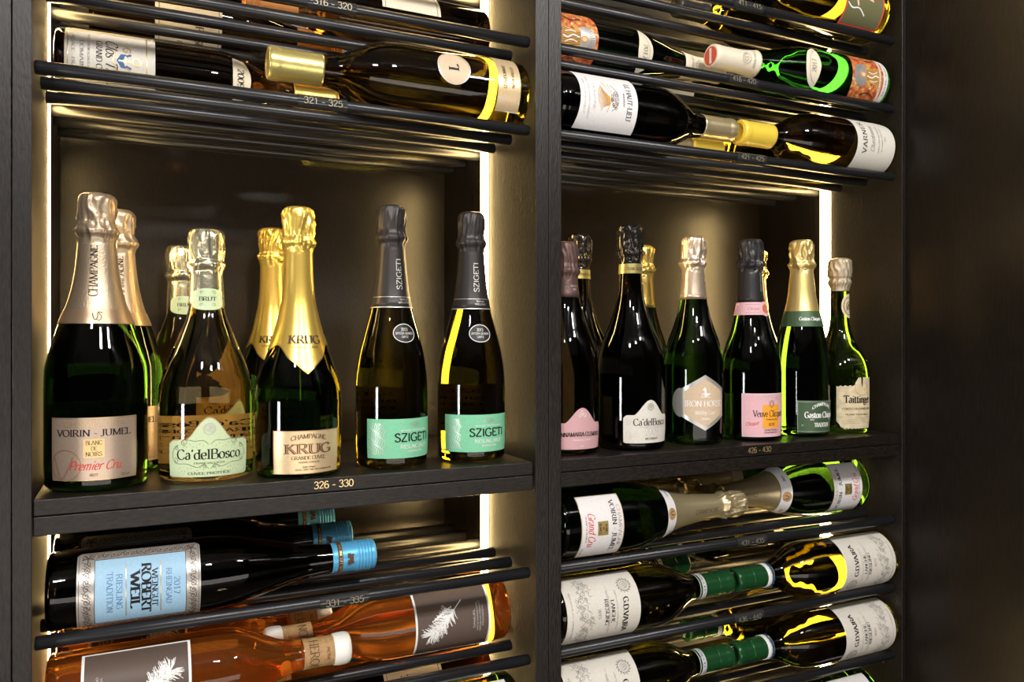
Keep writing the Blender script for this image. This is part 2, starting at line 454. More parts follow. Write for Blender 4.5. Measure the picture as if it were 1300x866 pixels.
def ribbon2(pts, wfun):
    """quads of a stroke in the plane: list of 4-point polygons"""
    n = len(pts)
    L, Rr = [], []
    for i in range(n):
        a = pts[max(i - 1, 0)]; b = pts[min(i + 1, n - 1)]
        if pts[0] == pts[-1] and i in (0, n - 1):
            a, b = pts[-2], pts[1]
        dx, dy = b[0] - a[0], b[1] - a[1]
        d = math.hypot(dx, dy) or 1e-9
        w = wfun(dx / d, dy / d) / 2
        L.append((pts[i][0] - dy / d * w, pts[i][1] + dx / d * w))
        Rr.append((pts[i][0] + dy / d * w, pts[i][1] - dx / d * w))
    return [(Rr[i], Rr[i + 1], L[i + 1], L[i]) for i in range(n - 1)]

GCACHE = {}
def glyph(ch, style):
    key = (ch, style)
    if key in GCACHE: return GCACHE[key]
    w, strokes = GL.get(ch, GL[' '])
    if style == 'serif':   thick, thin, serif = .150, .050, True
    elif style == 'bold':  thick, thin, serif = .215, .070, True
    elif style == 'sans':  thick, thin, serif = .115, .105, False
    elif style == 'light': thick, thin, serif = .085, .045, True
    elif style == 'hand':  thick, thin, serif = .120, .060, False
    elif style == 'heavy': thick, thin, serif = .160, .140, False
    else:                  thick, thin, serif = .20, .10, False      # 'black'
    nib = RAD(14)
    wf = lambda dx, dy: thin + (thick - thin) * min(1, abs(dy * cos(nib) - dx * sin(nib))) ** 1.5
    polys = []
    ends = {}
    for k, p in strokes:
        for q in (p[0], p[-1]):
            ends[q] = ends.get(q, 0) + 1
    for k, p in strokes:
        if k == 'l':
            polys += ribbon2(p, wf)
            if serif and ch not in "-.'":
                (x0, y0), (x1, y1) = p[0], p[-1]
                if abs(y1 - y0) > abs(x1 - x0) * .8 and abs(y1 - y0) > .3:
                    for (x, y) in (p[0], p[-1]):
                        if ends[(x, y)] == 1 and (abs(y) < .01 or abs(y - 1) < .01 or abs(y - .64) < .01 or y < -.2):
                            sw = thick * .5 + .075
                            t = thin * .55
                            yc = y + (t if y < .3 else -t)
                            polys.append(((x - sw, yc - t), (x + sw, yc - t), (x + sw, yc + t), (x - sw, yc + t)))
        else:
            polys += ribbon2(catmull(p, 4), wf)
    GCACHE[key] = (w, polys)
    return GCACHE[key]

def text2(txt, x, y, size, style='serif', align='c', width=None, space=0.0, shear=0.0, rot=0.0, arc=0.0):
    """polygons of a line of text; y is the baseline; width squeezes the line to a given length; arc lifts its middle"""
    adv = 0
    out = []
    for ch in txt:
        w, polys = glyph(ch, style)
        out += [[(px + adv, py) for px, py in q] for q in polys]
        adv += w + space
    adv -= space
    sx = size if width is None else width / max(adv, 1e-6)
    off = {'c': -adv / 2, 'l': 0, 'r': -adv}[align]
    res = []
    cr, sr = cos(rot), sin(rot)
    for q in out:
        r = []
        for px, py in q:
            u = (px + off) * sx + shear * py * size
            v = py * size
            if arc: v += arc * (1 - (2 * (px + off) / adv) ** 2)
            r.append((x + u * cr - v * sr, y + u * sr + v * cr))
        res.append(r)
    return res

def line2(pts, w, n=1):
    if n > 1:
        q = []
        for i in range(len(pts) - 1):
            for k in range(n):
                t = k / n
                q.append((pts[i][0] * (1 - t) + pts[i + 1][0] * t, pts[i][1] * (1 - t) + pts[i + 1][1] * t))
        q.append(pts[-1]); pts = q
    return ribbon2(pts, lambda a, b: w)

def ring2(cx, cy, rx, ry, w, n=28, a0=0, a1=2 * pi):
    pts = [(cx + rx * cos(a0 + (a1 - a0) * i / n), cy + ry * sin(a0 + (a1 - a0) * i / n)) for i in range(n + 1)]
    return line2(pts, w)

def disc2(cx, cy, rx, ry, n=28):
    out = []
    rows = 6
    for j in range(rows):
        k0, k1 = j / rows, (j + 1) / rows
        for i in range(n):
            a, b = 2 * pi * i / n, 2 * pi * (i + 1) / n
            P = lambda k, t: (cx + rx * k * cos(t), cy + ry * k * sin(t))
            out.append((P(k0, a), P(k1, a), P(k1, b), P(k0, b)) if j else (P(k1, a), P(k1, b), (cx, cy)))
    return out

def rect2(x0, x1, y0, y1, n=10):
    return [((x0 + (x1 - x0) * i / n, y0), (x0 + (x1 - x0) * (i + 1) / n, y0), (x0 + (x1 - x0) * (i + 1) / n, y1), (x0 + (x1 - x0) * i / n, y1)) for i in range(n)]

def frame2(x0, x1, y0, y1, w, n=12):
    return rect2(x0, x1, y0, y0 + w, n) + rect2(x0, x1, y1 - w, y1, n) + rect2(x0, x0 + w, y0, y1, 1) + rect2(x1 - w, x1, y0, y1, 1)

def spiral2(cx, cy, r, turns, a0, w, sgn=1, n=22):
    pts = [(cx + r * (1 - .86 * i / n) * cos(a0 + sgn * turns * 2 * pi * i / n), cy + r * (1 - .86 * i / n) * sin(a0 + sgn * turns * 2 * pi * i / n)) for i in range(n + 1)]
    return line2(pts, w)

def curve2(pts, w, n=6):
    return line2(catmull(pts, n), w)

def mirror2(polys, cx):
    return [[(2 * cx - x, y) for x, y in reversed(q)] for q in polys]

# ------------------------------------------------------------------ bottles
class Prof:
    """smooth radius along the height, from measured points"""
    def __init__(self, pts):
        self.h = [p[0] for p in pts]; self.r = [p[1] for p in pts]
        n = len(pts)
        d = [(self.r[i + 1] - self.r[i]) / (self.h[i + 1] - self.h[i]) for i in range(n - 1)]
        t = [0] * n
        t[0], t[-1] = d[0], d[-1]
        for i in range(1, n - 1):
            t[i] = 0 if d[i - 1] * d[i] <= 0 else 2 * d[i - 1] * d[i] / (d[i - 1] + d[i])
        self.t = t
    def __call__(self, x):
        h, r, t = self.h, self.r, self.t
        if x <= h[0]: return r[0]
        if x >= h[-1]: return r[-1]
        i = 0
        while x > h[i + 1]: i += 1
        L = h[i + 1] - h[i]
        u = (x - h[i]) / L
        return ((2 * u ** 3 - 3 * u * u + 1) * r[i] + (u ** 3 - 2 * u * u + u) * L * t[i]
                + (-2 * u ** 3 + 3 * u * u) * r[i + 1] + (u ** 3 - u * u) * L * t[i + 1])

def lathe(rings, n, disp=None):
    """rings: (height, radius); a zero radius closes the end"""
    v, f, idx = [], [], []
    for h, r in rings:
        if r < 1e-6:
            idx.append([len(v)]); v.append((0, 0, h)); continue
        row = []
        for i in range(n):
            a = 2 * pi * i / n
            rr = r + (disp(a, h, r) if disp else 0)
            row.append(len(v)); v.append((rr * sin(a), -rr * cos(a), h))
        idx.append(row)
    for k in range(len(idx) - 1):
        A, B = idx[k], idx[k + 1]
        if len(A) == 1 and len(B) == 1: continue
        for i in range(n):
            j = (i + 1) % n
            if len(A) == 1: f.append((A[0], B[j], B[i]))
            elif len(B) == 1: f.append((A[i], A[j], B[0]))
            else: f.append((A[i], A[j], B[j], B[i]))
    return v, f

class Bottle:
    def __init__(self, name, prof, glassmat, seg=56, punt=0.012):
        self.P = Prof(prof)
        self.R = max(r for h, r in prof)
        self.top = prof[-1][0]
        self.root = empty(name)
        R, P = self.R, self.P
        rings = [(punt, 0), (punt * .92, R * .18), (punt * .45, R * .48), (0.0012, R * .72), (0.0, R * .82), (0.0012, R * .93), (0.0045, R * .985)]
        h = 0.008
        while h < self.top - 0.002:
            rings.append((h, P(h)))
            h += 0.0038
        rings += [(self.top - 0.002, P(self.top)), (self.top, P(self.top) * .85), (self.top, 0)]
        v, f = lathe(rings, seg)
        self.glass = mesh_obj('glass_body', v, f, glassmat, self.root, True)

    def at(self, s, h, off, R0=None):
        a = s / (R0 or self.R)
        r = self.P(h) + off
        return (r * sin(a), -r * cos(a), h)

    def sheet(self, name, mat, s0, s1, bot, top, off=0.0003, n=30, m=10, R0=None, parent=None):
        """a paper piece whose lower and upper edge are functions of s; returns the part"""
        bf = bot if callable(bot) else (lambda s: bot)
        tf = top if callable(top) else (lambda s: top)
        v, f = [], []
        for i in range(n + 1):
            s = s0 + (s1 - s0) * i / n
            b, t = bf(s), tf(s)
            for j in range(m + 1):
                v.append(self.at(s, b + (t - b) * j / m, off, R0))
        for i in range(n):
            for j in range(m):
                k = i * (m + 1) + j
                f.append((k, k + m + 1, k + m + 2, k + 1))
        return mesh_obj(name, v, f, mat, parent or self.root, True)

    def band(self, name, mat, h0, h1, off=0.0007, m=3, parent=None):
        v, f = lathe([(h0 + (h1 - h0) * i / m, self.P(h0 + (h1 - h0) * i / m) + off) for i in range(m + 1)], 48)
        return mesh_obj(name, v, f, mat, parent or self.root, True)

    def ink(self, name, mat, polys, parent, off=0.00062, R0=None):
        v, f = [], []
        for q in polys:
            k = len(v)
            if len(q) == 4:
                A, B, C, D = q
                nu = min(12, 1 + int(max(math.dist(A, B), math.dist(D, C)) / .0035))
                nv = min(16, 1 + int(max(math.dist(A, D), math.dist(B, C)) / .0035))
                if nu * nv > 1:
                    for j in range(nv + 1):
                        for i in range(nu + 1):
                            s, t = i / nu, j / nv
                            x = (A[0] * (1 - s) + B[0] * s) * (1 - t) + (D[0] * (1 - s) + C[0] * s) * t
                            y = (A[1] * (1 - s) + B[1] * s) * (1 - t) + (D[1] * (1 - s) + C[1] * s) * t
                            v.append(self.at(x, y, off, R0))
                    for j in range(nv):
                        for i in range(nu):
                            m = k + j * (nu + 1) + i
                            f.append((m, m + 1, m + nu + 2, m + nu + 1))
                    continue
            v += [self.at(x, y, off, R0) for x, y in q]
            f.append(tuple(range(k, k + len(q))))
        return mesh_obj(name, v, f, mat, parent, True)

    def hood(self, mat, h0, H, rn, rh, ring=True, crumple=0.0011, name='foil_capsule', seed=0.0, fold=7, wire=None, off=0.0006, skirt=None):
        """foil over neck and cork; smooth below, crumpled over the cork"""
        rings = []
        hb = H - 0.050
        k = max(4, int((hb - h0) / 0.006))
        for i in range(k + 1):
            h = h0 + (hb - h0) * i / k
            rings.append((h, self.P(h) + off))
        rings = [(h0, self.P(h0) + 0.0001)] + rings
        sh = [(.046, rn * 1.03), (.0435, rn * 1.10), (.041, rn * 1.20), (.038, rn * 1.24), (.0355, rn * 1.16), (.033, rn * 1.08)] if ring else [(.044, rn * 1.02), (.036, rn * 1.05)]
        sh += [(.029, rh * .97), (.024, rh), (.019, rh * 1.01), (.014, rh * 1.01), (.009, rh * 1.0), (.0055, rh * .97), (.0025, rh * .88), (.0008, rh * .72), (0.0, rh * .45), (-.0002, 0)]
        rings += [(H - a, r) for a, r in sh]
        fine = [rings[0]]
        for q in rings[1:]:
            p = fine[-1]
            if q[0] > H - .052 and q[0] - p[0] > .0018:
                k = int((q[0] - p[0]) / .0014) + 1
                fine += [(p[0] + (q[0] - p[0]) * i / k, p[1] + (q[1] - p[1]) * i / k) for i in range(1, k)]
            fine.append(q)
        rings = fine
        def disp(a, h, r):
            t = min(1, max(0, (h - (H - .052)) / .008)) * min(1, max(.35, (H - h) / .005))
            if t <= 0: return 0
            nz = noise.noise(Vector((cos(a) * 2.2 + seed, sin(a) * 2.2, h * 30)))
            n2 = noise.noise(Vector((cos(a) * 5.5 + seed, sin(a) * 5.5, h * 120 + seed)))
            rd = 1 - abs(noise.noise(Vector((cos(a) * 3.0 - seed, sin(a) * 3.0, h * 70)))) * 3.0
            fl = 1 - 2 * abs(sin(a * fold / 2 + nz * 2.4 + 1.2 * sin(h * 90 + seed))) ** .55
            return t * crumple * (rd * .45 + fl * .95 + nz * .5 + n2 * .45) * (r / rh)
        v, f = lathe(rings, 104, disp)
        return mesh_obj(name, v, f, mat, self.root, True)

    def cap(self, mat, h0, H, r, lip=0.0, ridges=(), name='capsule', off=0.0006, seal=0.0006):
        """smooth capsule of a still wine, straight or following the neck, with optional ridges"""
        rings = [(h0, self.P(h0) + 0.0001)]
        k = 26
        for i in range(k + 1):
            h = h0 + (H - 0.0015 - h0) * i / k
            rr = max(self.P(h) + off, r)
            if lip and H - 0.012 < h < H - 0.003: rr += lip
            rings.append((h, rr))
        extra = []
        for a, b_ in ridges:
            hh = a
            while hh < b_:
                extra += [(hh, r + .0001), (hh + .0006, r + .0007), (hh + .0013, r + .0007), (hh + .0019, r + .0001)]
                hh += .0034
        if extra:
            lo, hi = min(e[0] for e in extra), max(e[0] for e in extra)
            rings = [q for q in rings if q[0] < lo - .0002 or q[0] > hi + .0002] + extra
            rings.sort()
        rl = rings[-1][1]
        rings += [(H - .0006, rl * .96), (H - .0001, rl * .86), (H - .0001, rl * .60), (H - .0008, rl * .55), (H - .0008, 0)]
        v, f = lathe(rings, 48)
        return mesh_obj(name, v, f, mat, self.root, True)

    def stand(self, x, y, yaw=0.0, z=-0.146):
        self.root.location = (x, y, Z(z) + 0.0003)
        self.root.rotation_euler = (0, 0, RAD(yaw))
        return self.root

def lay(root, R, gap, rk, xbase, neck, roll=0.0):
    """rest a bottle in the gap between two rods of a rack; neck 'r' or 'l'"""
    y = ROD_Y[0] + 0.0495 * (gap - 0.5)
    z = RACKS[rk] + sqrt((R + ROD_R + 0.0018) ** 2 - 0.02475 ** 2)
    M = Matrix.Rotation(RAD(90 if neck == 'r' else -90), 4, 'Y') @ Matrix.Rotation(RAD(roll), 4, 'Z')
    root.rotation_euler = M.to_euler()
    root.location = (xbase, y, Z(z))
    return root

# ------------------------------------------------------------------ racks and number tags
rk = {}
for key, nl, nr in ((4, None, '406 - 410'), (3, '311 - 315', '411 - 415'), (2, '316 - 320', '416 - 420'), (1, '321 - 325', '421 - 425'),
                    (-1, '331 - 335', '431 - 435'), (-2, '336 - 340', '436 - 440'), (-3, '341 - 345', '441 - 445'), (-4, None, '446 - 450')):
    if nl:
        rk['l', key] = rack(L0, L1, RACKS[key], {
            3: 'rack of black rods at the very top above the yellowish label bottle', 2: 'rack of black rods numbered 316 - 320, second from the top of the narrower bay',
            1: 'rack of black rods numbered 321 - 325, under the bottle with a round L disc', -1: 'rack of black rods numbered 331 - 335, under the blue labelled bottles',
            -2: 'rack of black rods under the pine branch rose bottles', -3: 'lowest rack of black rods in the narrower bay'}[key])
    rk['r', key] = rack(R0, R1, RACKS[key], {
        4: 'uppermost rack of black rods in the wider bay', 3: 'rack of black rods under the olive label with the bowman', 2: 'rack of black rods numbered 416 - 420, under the painted saint labels',
        1: 'rack of black rods numbered 421 - 425, under the yellow wax capsule', -1: 'rack of black rods numbered 431 - 435, just under the second shelf',
        -2: 'rack of black rods numbered 436 - 440, under the upper cream crest labels', -3: 'rack of black rods under the lower cream crest labels', -4: 'lowest rack of black rods in the wider bay'}[key])

def flat_ink(name, mat, polys, parent, y):
    v, f = [], []
    for q in polys:
        k = len(v)
        v += [(px, y, pz) for px, pz in q]
        f.append(tuple(range(k, k + len(q))))
    return mesh_obj(name, v, f, mat, parent)

def rod_tag(root, x, txt):
    """little smoked clip on the front rod with its numbers"""
    rx = x - root.location.x
    n = 8
    v, f = [], []
    for xx in (rx - 0.026, rx + 0.026):
        for i in range(n + 1):
            a = RAD(-62 + 124 * i / n)
            v.append((xx, -(ROD_R + 0.0008) * cos(a), (ROD_R + 0.0008) * sin(a)))
    for i in range(n):
        f.append((i, n + 1 + i, n + 2 + i, i + 1))
    p = mesh_obj('number_tag', v, f, 'clear_tag', root, True)
    flat_ink('lettering', 'ink_tag', text2(txt, rx, -0.0032, 0.0064, 'sans', width=0.041), p, -(ROD_R + 0.0014))
for side, key, x, txt in (('l', 2, 0.272, '316 - 320'), ('l', 1, 0.262, '321 - 325'), ('l', -1, 0.285, '331 - 335'), ('l', -2, 0.285, '336 - 340'),
                          ('r', 3, 0.845, '411 - 415'), ('r', 2, 0.835, '416 - 420'), ('r', 1, 0.85, '421 - 425'), ('r', -1, 0.85, '431 - 435'), ('r', -2, 0.845, '436 - 440'), ('r', -3, 0.845, '441 - 445')):
    rod_tag(rk[side, key], x, txt)
for sh, x, txt in ((shelf_left, 0.272, '326 - 330'), (shelf_right, 0.858, '426 - 430')):
    o = flat_ink('lettering', 'ink_gold', text2(txt, x - sh.location.x, 0.0225, 0.0072, 'sans', width=0.042), sh, 0.006 - 0.15 - 0.0003)

# ------------------------------------------------------------------ sparkling bottles on the shelves
WORK = {}
def finish(root, label, group, cat='bottle'):
    tag(root, label, cat, group)
    return root
G_L = 'sparkling wine bottles standing on the first shelf'
G_R = 'sparkling wine bottles standing on the second shelf'
def dup(root, label, x, y, yaw, group, z=-0.146):
    c = copy_tree(root)
    c.location = (x, y, Z(z) + 0.0003)
    c.rotation_euler = (0, 0, RAD(yaw))
    return finish(c, label, group)

def back_label(b, mat, h0, h1, hw, lines, inkmat='ink_black', big=None):
    """label on the far side, its print turned to the glass so that it shows through the wine"""
    c = pi * b.R
    lab = b.sheet('back_label', mat, c - hw, c + hw, h0, h1, off=0.0007, n=24, m=2)
    polys = []
    for t, h, s, w in lines:
        polys += text2(t, c, h, s, 'serif', width=w)
    if polys: b.ink('lettering', inkmat, polys, lab, off=0.0003)
    return lab

# --- 1 copper labelled champagne
b = Bottle('champagne_bottle', [(.006, .0455), (.03, .0465), (.09, .0465), (.1135, .0460), (.130, .0428), (.145, .0383), (.162, .0330), (.175, .0278), (.190, .0235), (.212, .0193), (.240, .0166), (.262, .0140)], 'glass_dark_green')
cp = b.hood('foil_copper', .160, .2907, .0170, .0176, seed=1.3)
b.ink('lettering', 'ink_black', text2('CHAMPAGNE', .0016, .2120, .0066, 'serif', rot=pi / 2, width=.050), cp, off=.0010, R0=.0193)
bd = b.band('neck_band', 'foil_copper_band', .1605, .1745, off=.0011)
b.ink('emblem', 'foil_copper', disc2(.002, .1675, .0068, .0064, 24), bd, off=.0014, R0=.03)
b.ink('lettering', 'ink_black', curve2([(-.0022, .1705), (-.0004, .1645), (.002, .166), (.0024, .171), (.0045, .1715), (.0062, .1708)], .0007) + curve2([(.003, .171), (.0052, .167), (.0035, .1635), (.001, .1645)], .0006), bd, off=.0017, R0=.03)
lb = b.sheet('paper_label', 'paper_copper', -.0405, .0405, lambda s: .0115, .0710)
b.ink('border', 'ink_gold', frame2(-.0405, .0405, .0115, .0710, .0007), lb)
b.ink('lettering', 'ink_gold', text2('CHAMPAGNE', 0, .0620, .0048, 'light', width=.052, arc=.001), lb)
b.ink('lettering', 'ink_black', text2('VOIRIN - JUMEL', 0, .0535, .0062, 'serif', width=.067), lb)
pl = rect2(-.0090, .0090, .0330, .0508)
b.ink('emblem', 'ink_gold', pl, lb, off=.0005)
b.ink('lettering', 'ink_brown', text2('BLANC', 0, .0452, .0040, 'serif', width=.014) + text2('DE', 0, .0400, .0036, 'serif', width=.005) + text2('NOIRS', 0, .0346, .0040, 'serif', width=.014), lb)
b.ink('lettering', 'ink_red', text2('Premier Cru.', .0015, .0215, .0085, 'hand', width=.047, shear=.35), lb)
b.ink('emblem', 'ink_copper', ring2(-.0255, .0260, .0145, .0145, .0009) + curve2([(-.037, .034), (-.030, .014), (-.024, .020), (-.018, .034)], .0011), lb, off=.0005)
b.ink('lettering', 'ink_brown', text2('BRUT', 0, .0155, .0024, 'serif') + text2('12.5 vol', .028, .0140, .0022, 'sans'), lb)
back_label(b, 'paper_tan', .018, .082, .030, [('JUMEL', .069, .007, .036), ('CHAMPAGNE', .077, .003, .03), ('BRUT', .058, .003, .04), ('VERTUS', .050, .003, .04), ('MARNE', .042, .003, .04), ('FRANCE', .034, .003, .04)])
finish(b.stand(.0491, .0674, -1), 'dark green champagne bottle with copper foil and copper label, in front of its twin', G_L)
dup(b.root, 'copper foiled champagne bottle mostly hidden behind its twin beside the thin light strip', .0665, .168, 12, G_L)

# --- 2 clear bottle with pale green label
b = Bottle('champagne_bottle', [(.006, .0470), (.03, .0480), (.072, .0480), (.090, .0470), (.105, .0440), (.120, .0392), (.137, .0325), (.153, .0262), (.168, .0205), (.180, .0176), (.205, .0162), (.235, .0140)], 'glass_gold_wine')
cp = b.hood('foil_silver_green', .181, .2627, .0160, .0186, seed=5.1, crumple=.0008, fold=6)
hx = lambda s: .0105 * (1 - (abs(s) / .0170) ** 2.4) ** .5 if abs(s) < .0170 else 0
nl = b.sheet('neck_label', 'paper_palegreen', -.0165, .0165, lambda s: .1870 - .0035 - hx(s) * .75, lambda s: .1870 + .0035 + hx(s) * .75, off=.0012, R0=.0172)
b.ink('lettering', 'ink_black', text2('BRUT', 0, .1853, .0043, 'serif', width=.0165) + spiral2(-.006, .194, .002, 1, 0, .0003) + spiral2(.006, .194, .002, 1, pi, .0003, -1) + spiral2(-.006, .181, .002, 1, 0, .0003) + spiral2(.006, .181, .002, 1, pi, .0003, -1), nl, off=.0016, R0=.0172)
def shoulders(hw, side, peak, k=.023):
    return lambda s: side + (peak - side) * (.5 * (1 + cos(pi * min(1, abs(s) / k)))) ** .72 + (-.004 * max(0, (abs(s) - hw + .006) / .006) ** 2)
def crest_label(b, mat, hw, lo, side, peak):
    lb = b.sheet('paper_label', mat, -hw, hw, lambda s: lo + .0015 * max(0, (abs(s) - hw + .004) / .004) ** 2, shoulders(hw, side, peak), n=44)
    return lb
lb = crest_label(b, 'paper_palegreen', .0420, .0060, .0440, .0665)
tp = shoulders(.042, .044, .0665)
b.ink('border', 'ink_copper', line2([(-.042 + .084 * i / 60, tp(-.042 + .084 * i / 60) - .0006) for i in range(61)], .0008), lb)
b.ink('lettering', 'ink_black', text2("Ca'delBosco", 0, .0240, .0100, 'serif', width=.064) + text2('CUVEE PRESTIGE', 0, .0085, .0024, 'serif', width=.042), lb)
fil = []
for sg in (1,):
    fil += curve2([(.001, .039), (.006, .043), (.014, .0425), (.024, .044), (.027, .040), (.023, .0375)], .0004)
    fil += spiral2(.024, .041, .0035, 1.2, 0, .0004)
    fil += curve2([(.001, .0145), (.006, .018), (.012, .016), (.022, .0195), (.033, .020), (.037, .026), (.036, .034), (.031, .038)], .0004)
    fil += spiral2(.005, .0165, .0028, 1.2, 0, .0004) + spiral2(.0335, .0225, .003, 1.1, 1, .0004) + spiral2(.032, .0355, .0028, 1.1, 2, .0004, -1)
    for i in range(9): fil += disc2(.006 + i * .0032, .0335 + .0022 * sin(i * 2.0) + .004, .0004, .0004, 6)
    for i in range(9): fil += disc2(.006 + i * .0030, .0125 + .002 * sin(i * 1.7) + .001, .0004, .0004, 6)
fil += mirror2(fil, 0)
fil += text2('FRANCIACORTA', 0, .0192, .0018, 'serif', width=.030)
b.ink('filigree', 'ink_green', fil, lb)
b.ink('emblem', 'ink_palegrey', ring2(0, .0545, .0056, .0056, .0010) + spiral2(-.001, .0550, .004, 1.5, 0, .0008) + spiral2(.0015, .0535, .0035, 1.5, 2, .0008, -1), lb)
bl = back_label(b, 'paper_tan', .012, .062, .030, [("Ca'delBosco", .050, .006, .05), ('FRANCIACORTA', .043, .004, .048), ('CUVEE PRESTIGE', .036, .004, .048), ('ERBUSCO', .029, .003, .044), ('BRESCIA ITALIA', .022, .003, .044)])
finish(b.stand(.1523, .0765, -1), 'clear golden bottle with pale green scroll label and BRUT neck band, in front', G_L)
dup(b.root, 'clear golden bottle standing behind its pale green labelled twin, showing its BRUT neck band', .1365, .248, 8, G_L)

# --- 3 gold foiled champagne with shield bib
b = Bottle('champagne_bottle', [(.006, .0450), (.03, .0458), (.076, .0458), (.0934, .0443), (.1106, .0398), (.128, .0338), (.145, .0278), (.158, .0240), (.171, .0208), (.190, .0170), (.215, .0150), (.262, .0138)], 'glass_dark_green')
cp = b.hood('foil_gold', .143, .2896, .0150, .0172, seed=9.4, crumple=.0014)
def bib(s):
    a = abs(s)
    if a < .009: return .1085 + a * 1.2
    if a < .0165: return .1193 + (a - .009) * .9
    if a < .030: return .1262 + .013 * sin(pi / 2 * (a - .0165) / .0135)
    return .1392 - .006 * abs(sin((a - .030) * 90))
sb = b.sheet('foil_bib', 'foil_gold', -.0900, .0900, bib, .1500, off=.0009, n=120, R0=.0288)
b.ink('border', 'ink_brown', line2([(-.036 + .072 * i / 90, bib(-.036 + .072 * i / 90) + .0012) for i in range(91)], .0004), sb, off=.0014, R0=.0288)
b.ink('lettering', 'ink_brown', text2('KRUG', 0, .1405, .0086, 'bold', width=.0345) + text2('GRANDE CUVEE', 0, .1355, .0023, 'serif', width=.026), sb, off=.0014, R0=.0288)
b.ink('emblem', 'ink_copper', ring2(0, .1245, .0062, .0068, .0006) + ring2(0, .1245, .0042, .0046, .0005) + text2('K', 0, .1222, .0046, 'bold') + spiral2(-.004, .132, .002, 1, 0, .0004) + spiral2(.004, .132, .002, 1, pi, .0004, -1), sb, off=.0014, R0=.0288)
lb = b.sheet('paper_label', 'paper_champagne', -.0375, .0375, .0050, .0500)
b.ink('border', 'ink_copper', frame2(-.0375, .0375, .0050, .0500, .0006), lb)
b.ink('lettering', 'ink_brown', text2('CHAMPAGNE', 0, .0395, .0046, 'serif', width=.037, arc=.0025) + text2('GRANDE CUVEE', 0, .0200, .0036, 'serif', width=.036) + text2('160EME EDITION', 0, .0162, .0018, 'serif', width=.022) + text2('REIMS FRANCE', 0, .0112, .0017, 'serif', width=.014) + text2('KRUG VINS FINS DE CHAMPAGNE', .006, .0085, .0017, 'serif', width=.040), lb)
b.ink('lettering', 'ink_brown', text2('KRUG', 0, .0262, .0098, 'bold', width=.050), lb)
b.ink('lettering', 'ink_copper', text2('KRUG', 0, .0266, .0090, 'light', width=.049), lb, off=.0008)
back_label(b, 'paper_tan', .025, .075, .022, [('CHAMPAGNE', .065, .003, .03), ('KRUG', .055, .005, .03)])
finish(b.stand(.2446, .0547, 3), 'dark champagne bottle with gold foil shield bib and golden label, in front of its twin', G_L)
dup(b.root, 'gold foiled champagne bottle half hidden behind the gold shield bottle', .2446, .237, -6, G_L)

# --- 4 mint label pair
b = Bottle('sparkling_wine_bottle', [(.006, .0405), (.03, .0416), (.082, .0416), (.099, .0410), (.1267, .0374), (.154, .0308), (.181, .0236), (.200, .0198), (.225, .0170), (.250, .0150), (.272, .0138)], 'glass_olive')
cp = b.hood('foil_charcoal', .181, .3010, .0155, .0166, seed=3.3, crumple=.0008, fold=12)
b.ink('lettering', 'ink_silver', text2('SZIGETI', .003, .2200, .0062, 'sans', rot=pi / 2, width=.036), cp, off=.0010, R0=.0185)
b.ink('lettering', 'ink_silver', text2('TERROIR', .004, .1895, .0018, 'sans', width=.011) + text2('EXCLUSIVE', .004, .1862, .0018, 'sans', width=.014), cp, off=.0010, R0=.0225)
b.band('neck_line', 'ink_silver', .1932, .1937, off=.0009, m=1)
b.band('neck_line', 'ink_silver', .1812, .1822, off=.0009, m=1)
md = b.sheet('neck_label', 'paper_black', -.0135, .0135, lambda s: .1520 - .0110 * sqrt(max(0, 1 - (s / .0136) ** 2)), lambda s: .1520 + .0110 * sqrt(max(0, 1 - (s / .0136) ** 2)), off=.0005, R0=.031)
b.ink('lettering', 'ink_white', ring2(0, .1520, .0128, .0103, .0007) + text2('2013', 0, .1545, .0034, 'sans') + text2('SPITZER GRABEN', 0, .1505, .0024, 'sans', width=.021) + text2('GRITZ', 0, .1465, .0024, 'sans'), md, off=.0009, R0=.031)
lb = b.sheet('paper_label', 'paper_mint', -.0490, .0430, .0120, .0560, n=40)
b.ink('lettering', 'ink_black', text2('SZIGETI', .0075, .0305, .0092, 'heavy', width=.0475), lb)
b.ink('lettering', 'ink_white', text2('METHODE TRADITIONNELLE', .0085, .0420, .0018, 'sans', width=.036) + text2('RIESLING BRUT', .0085, .0228, .0042, 'sans', width=.037) + text2('BURGENLAND', .0085, .0185, .0022, 'sans', width=.020), lb)
wv = []
for i in range(9):
    x0 = -.0450 + i * .0021
    wv += line2([(x0 + .0013 * sin(j * .55 + i * .9) + .0008 * sin(j * 1.3 + i), .0160 + j * .0011) for j in range(33)], .00055)
b.ink('wave_pattern', 'ink_silver', wv, lb)
em = []
for i in range(5):
    em += ring2(.008, .0455, .002 + .0017 * i, .0014 + .0012 * i, .0004, 18, RAD(20), RAD(160))
b.ink('emblem', 'ink_silver', em, lb)
back_label(b, 'paper_gold', .030, .088, .028, [('SZIGETI', .078, .004, .04), ('RIESLING', .070, .003, .045), ('BRUT', .062, .003, .045), ('GOLS', .054, .003, .045), ('AUSTRIA', .046, .003, .045), ('BURGENLAND', .038, .003, .045)])
finish(b.stand(.3530, .0654, 10), 'charcoal foiled sparkling bottle with mint label, standing nearer the gold shield bottle', G_L)
dup(b.root, 'charcoal foiled sparkling bottle with mint label, standing against the bright light strip', .4558, .0713, -3, G_L)

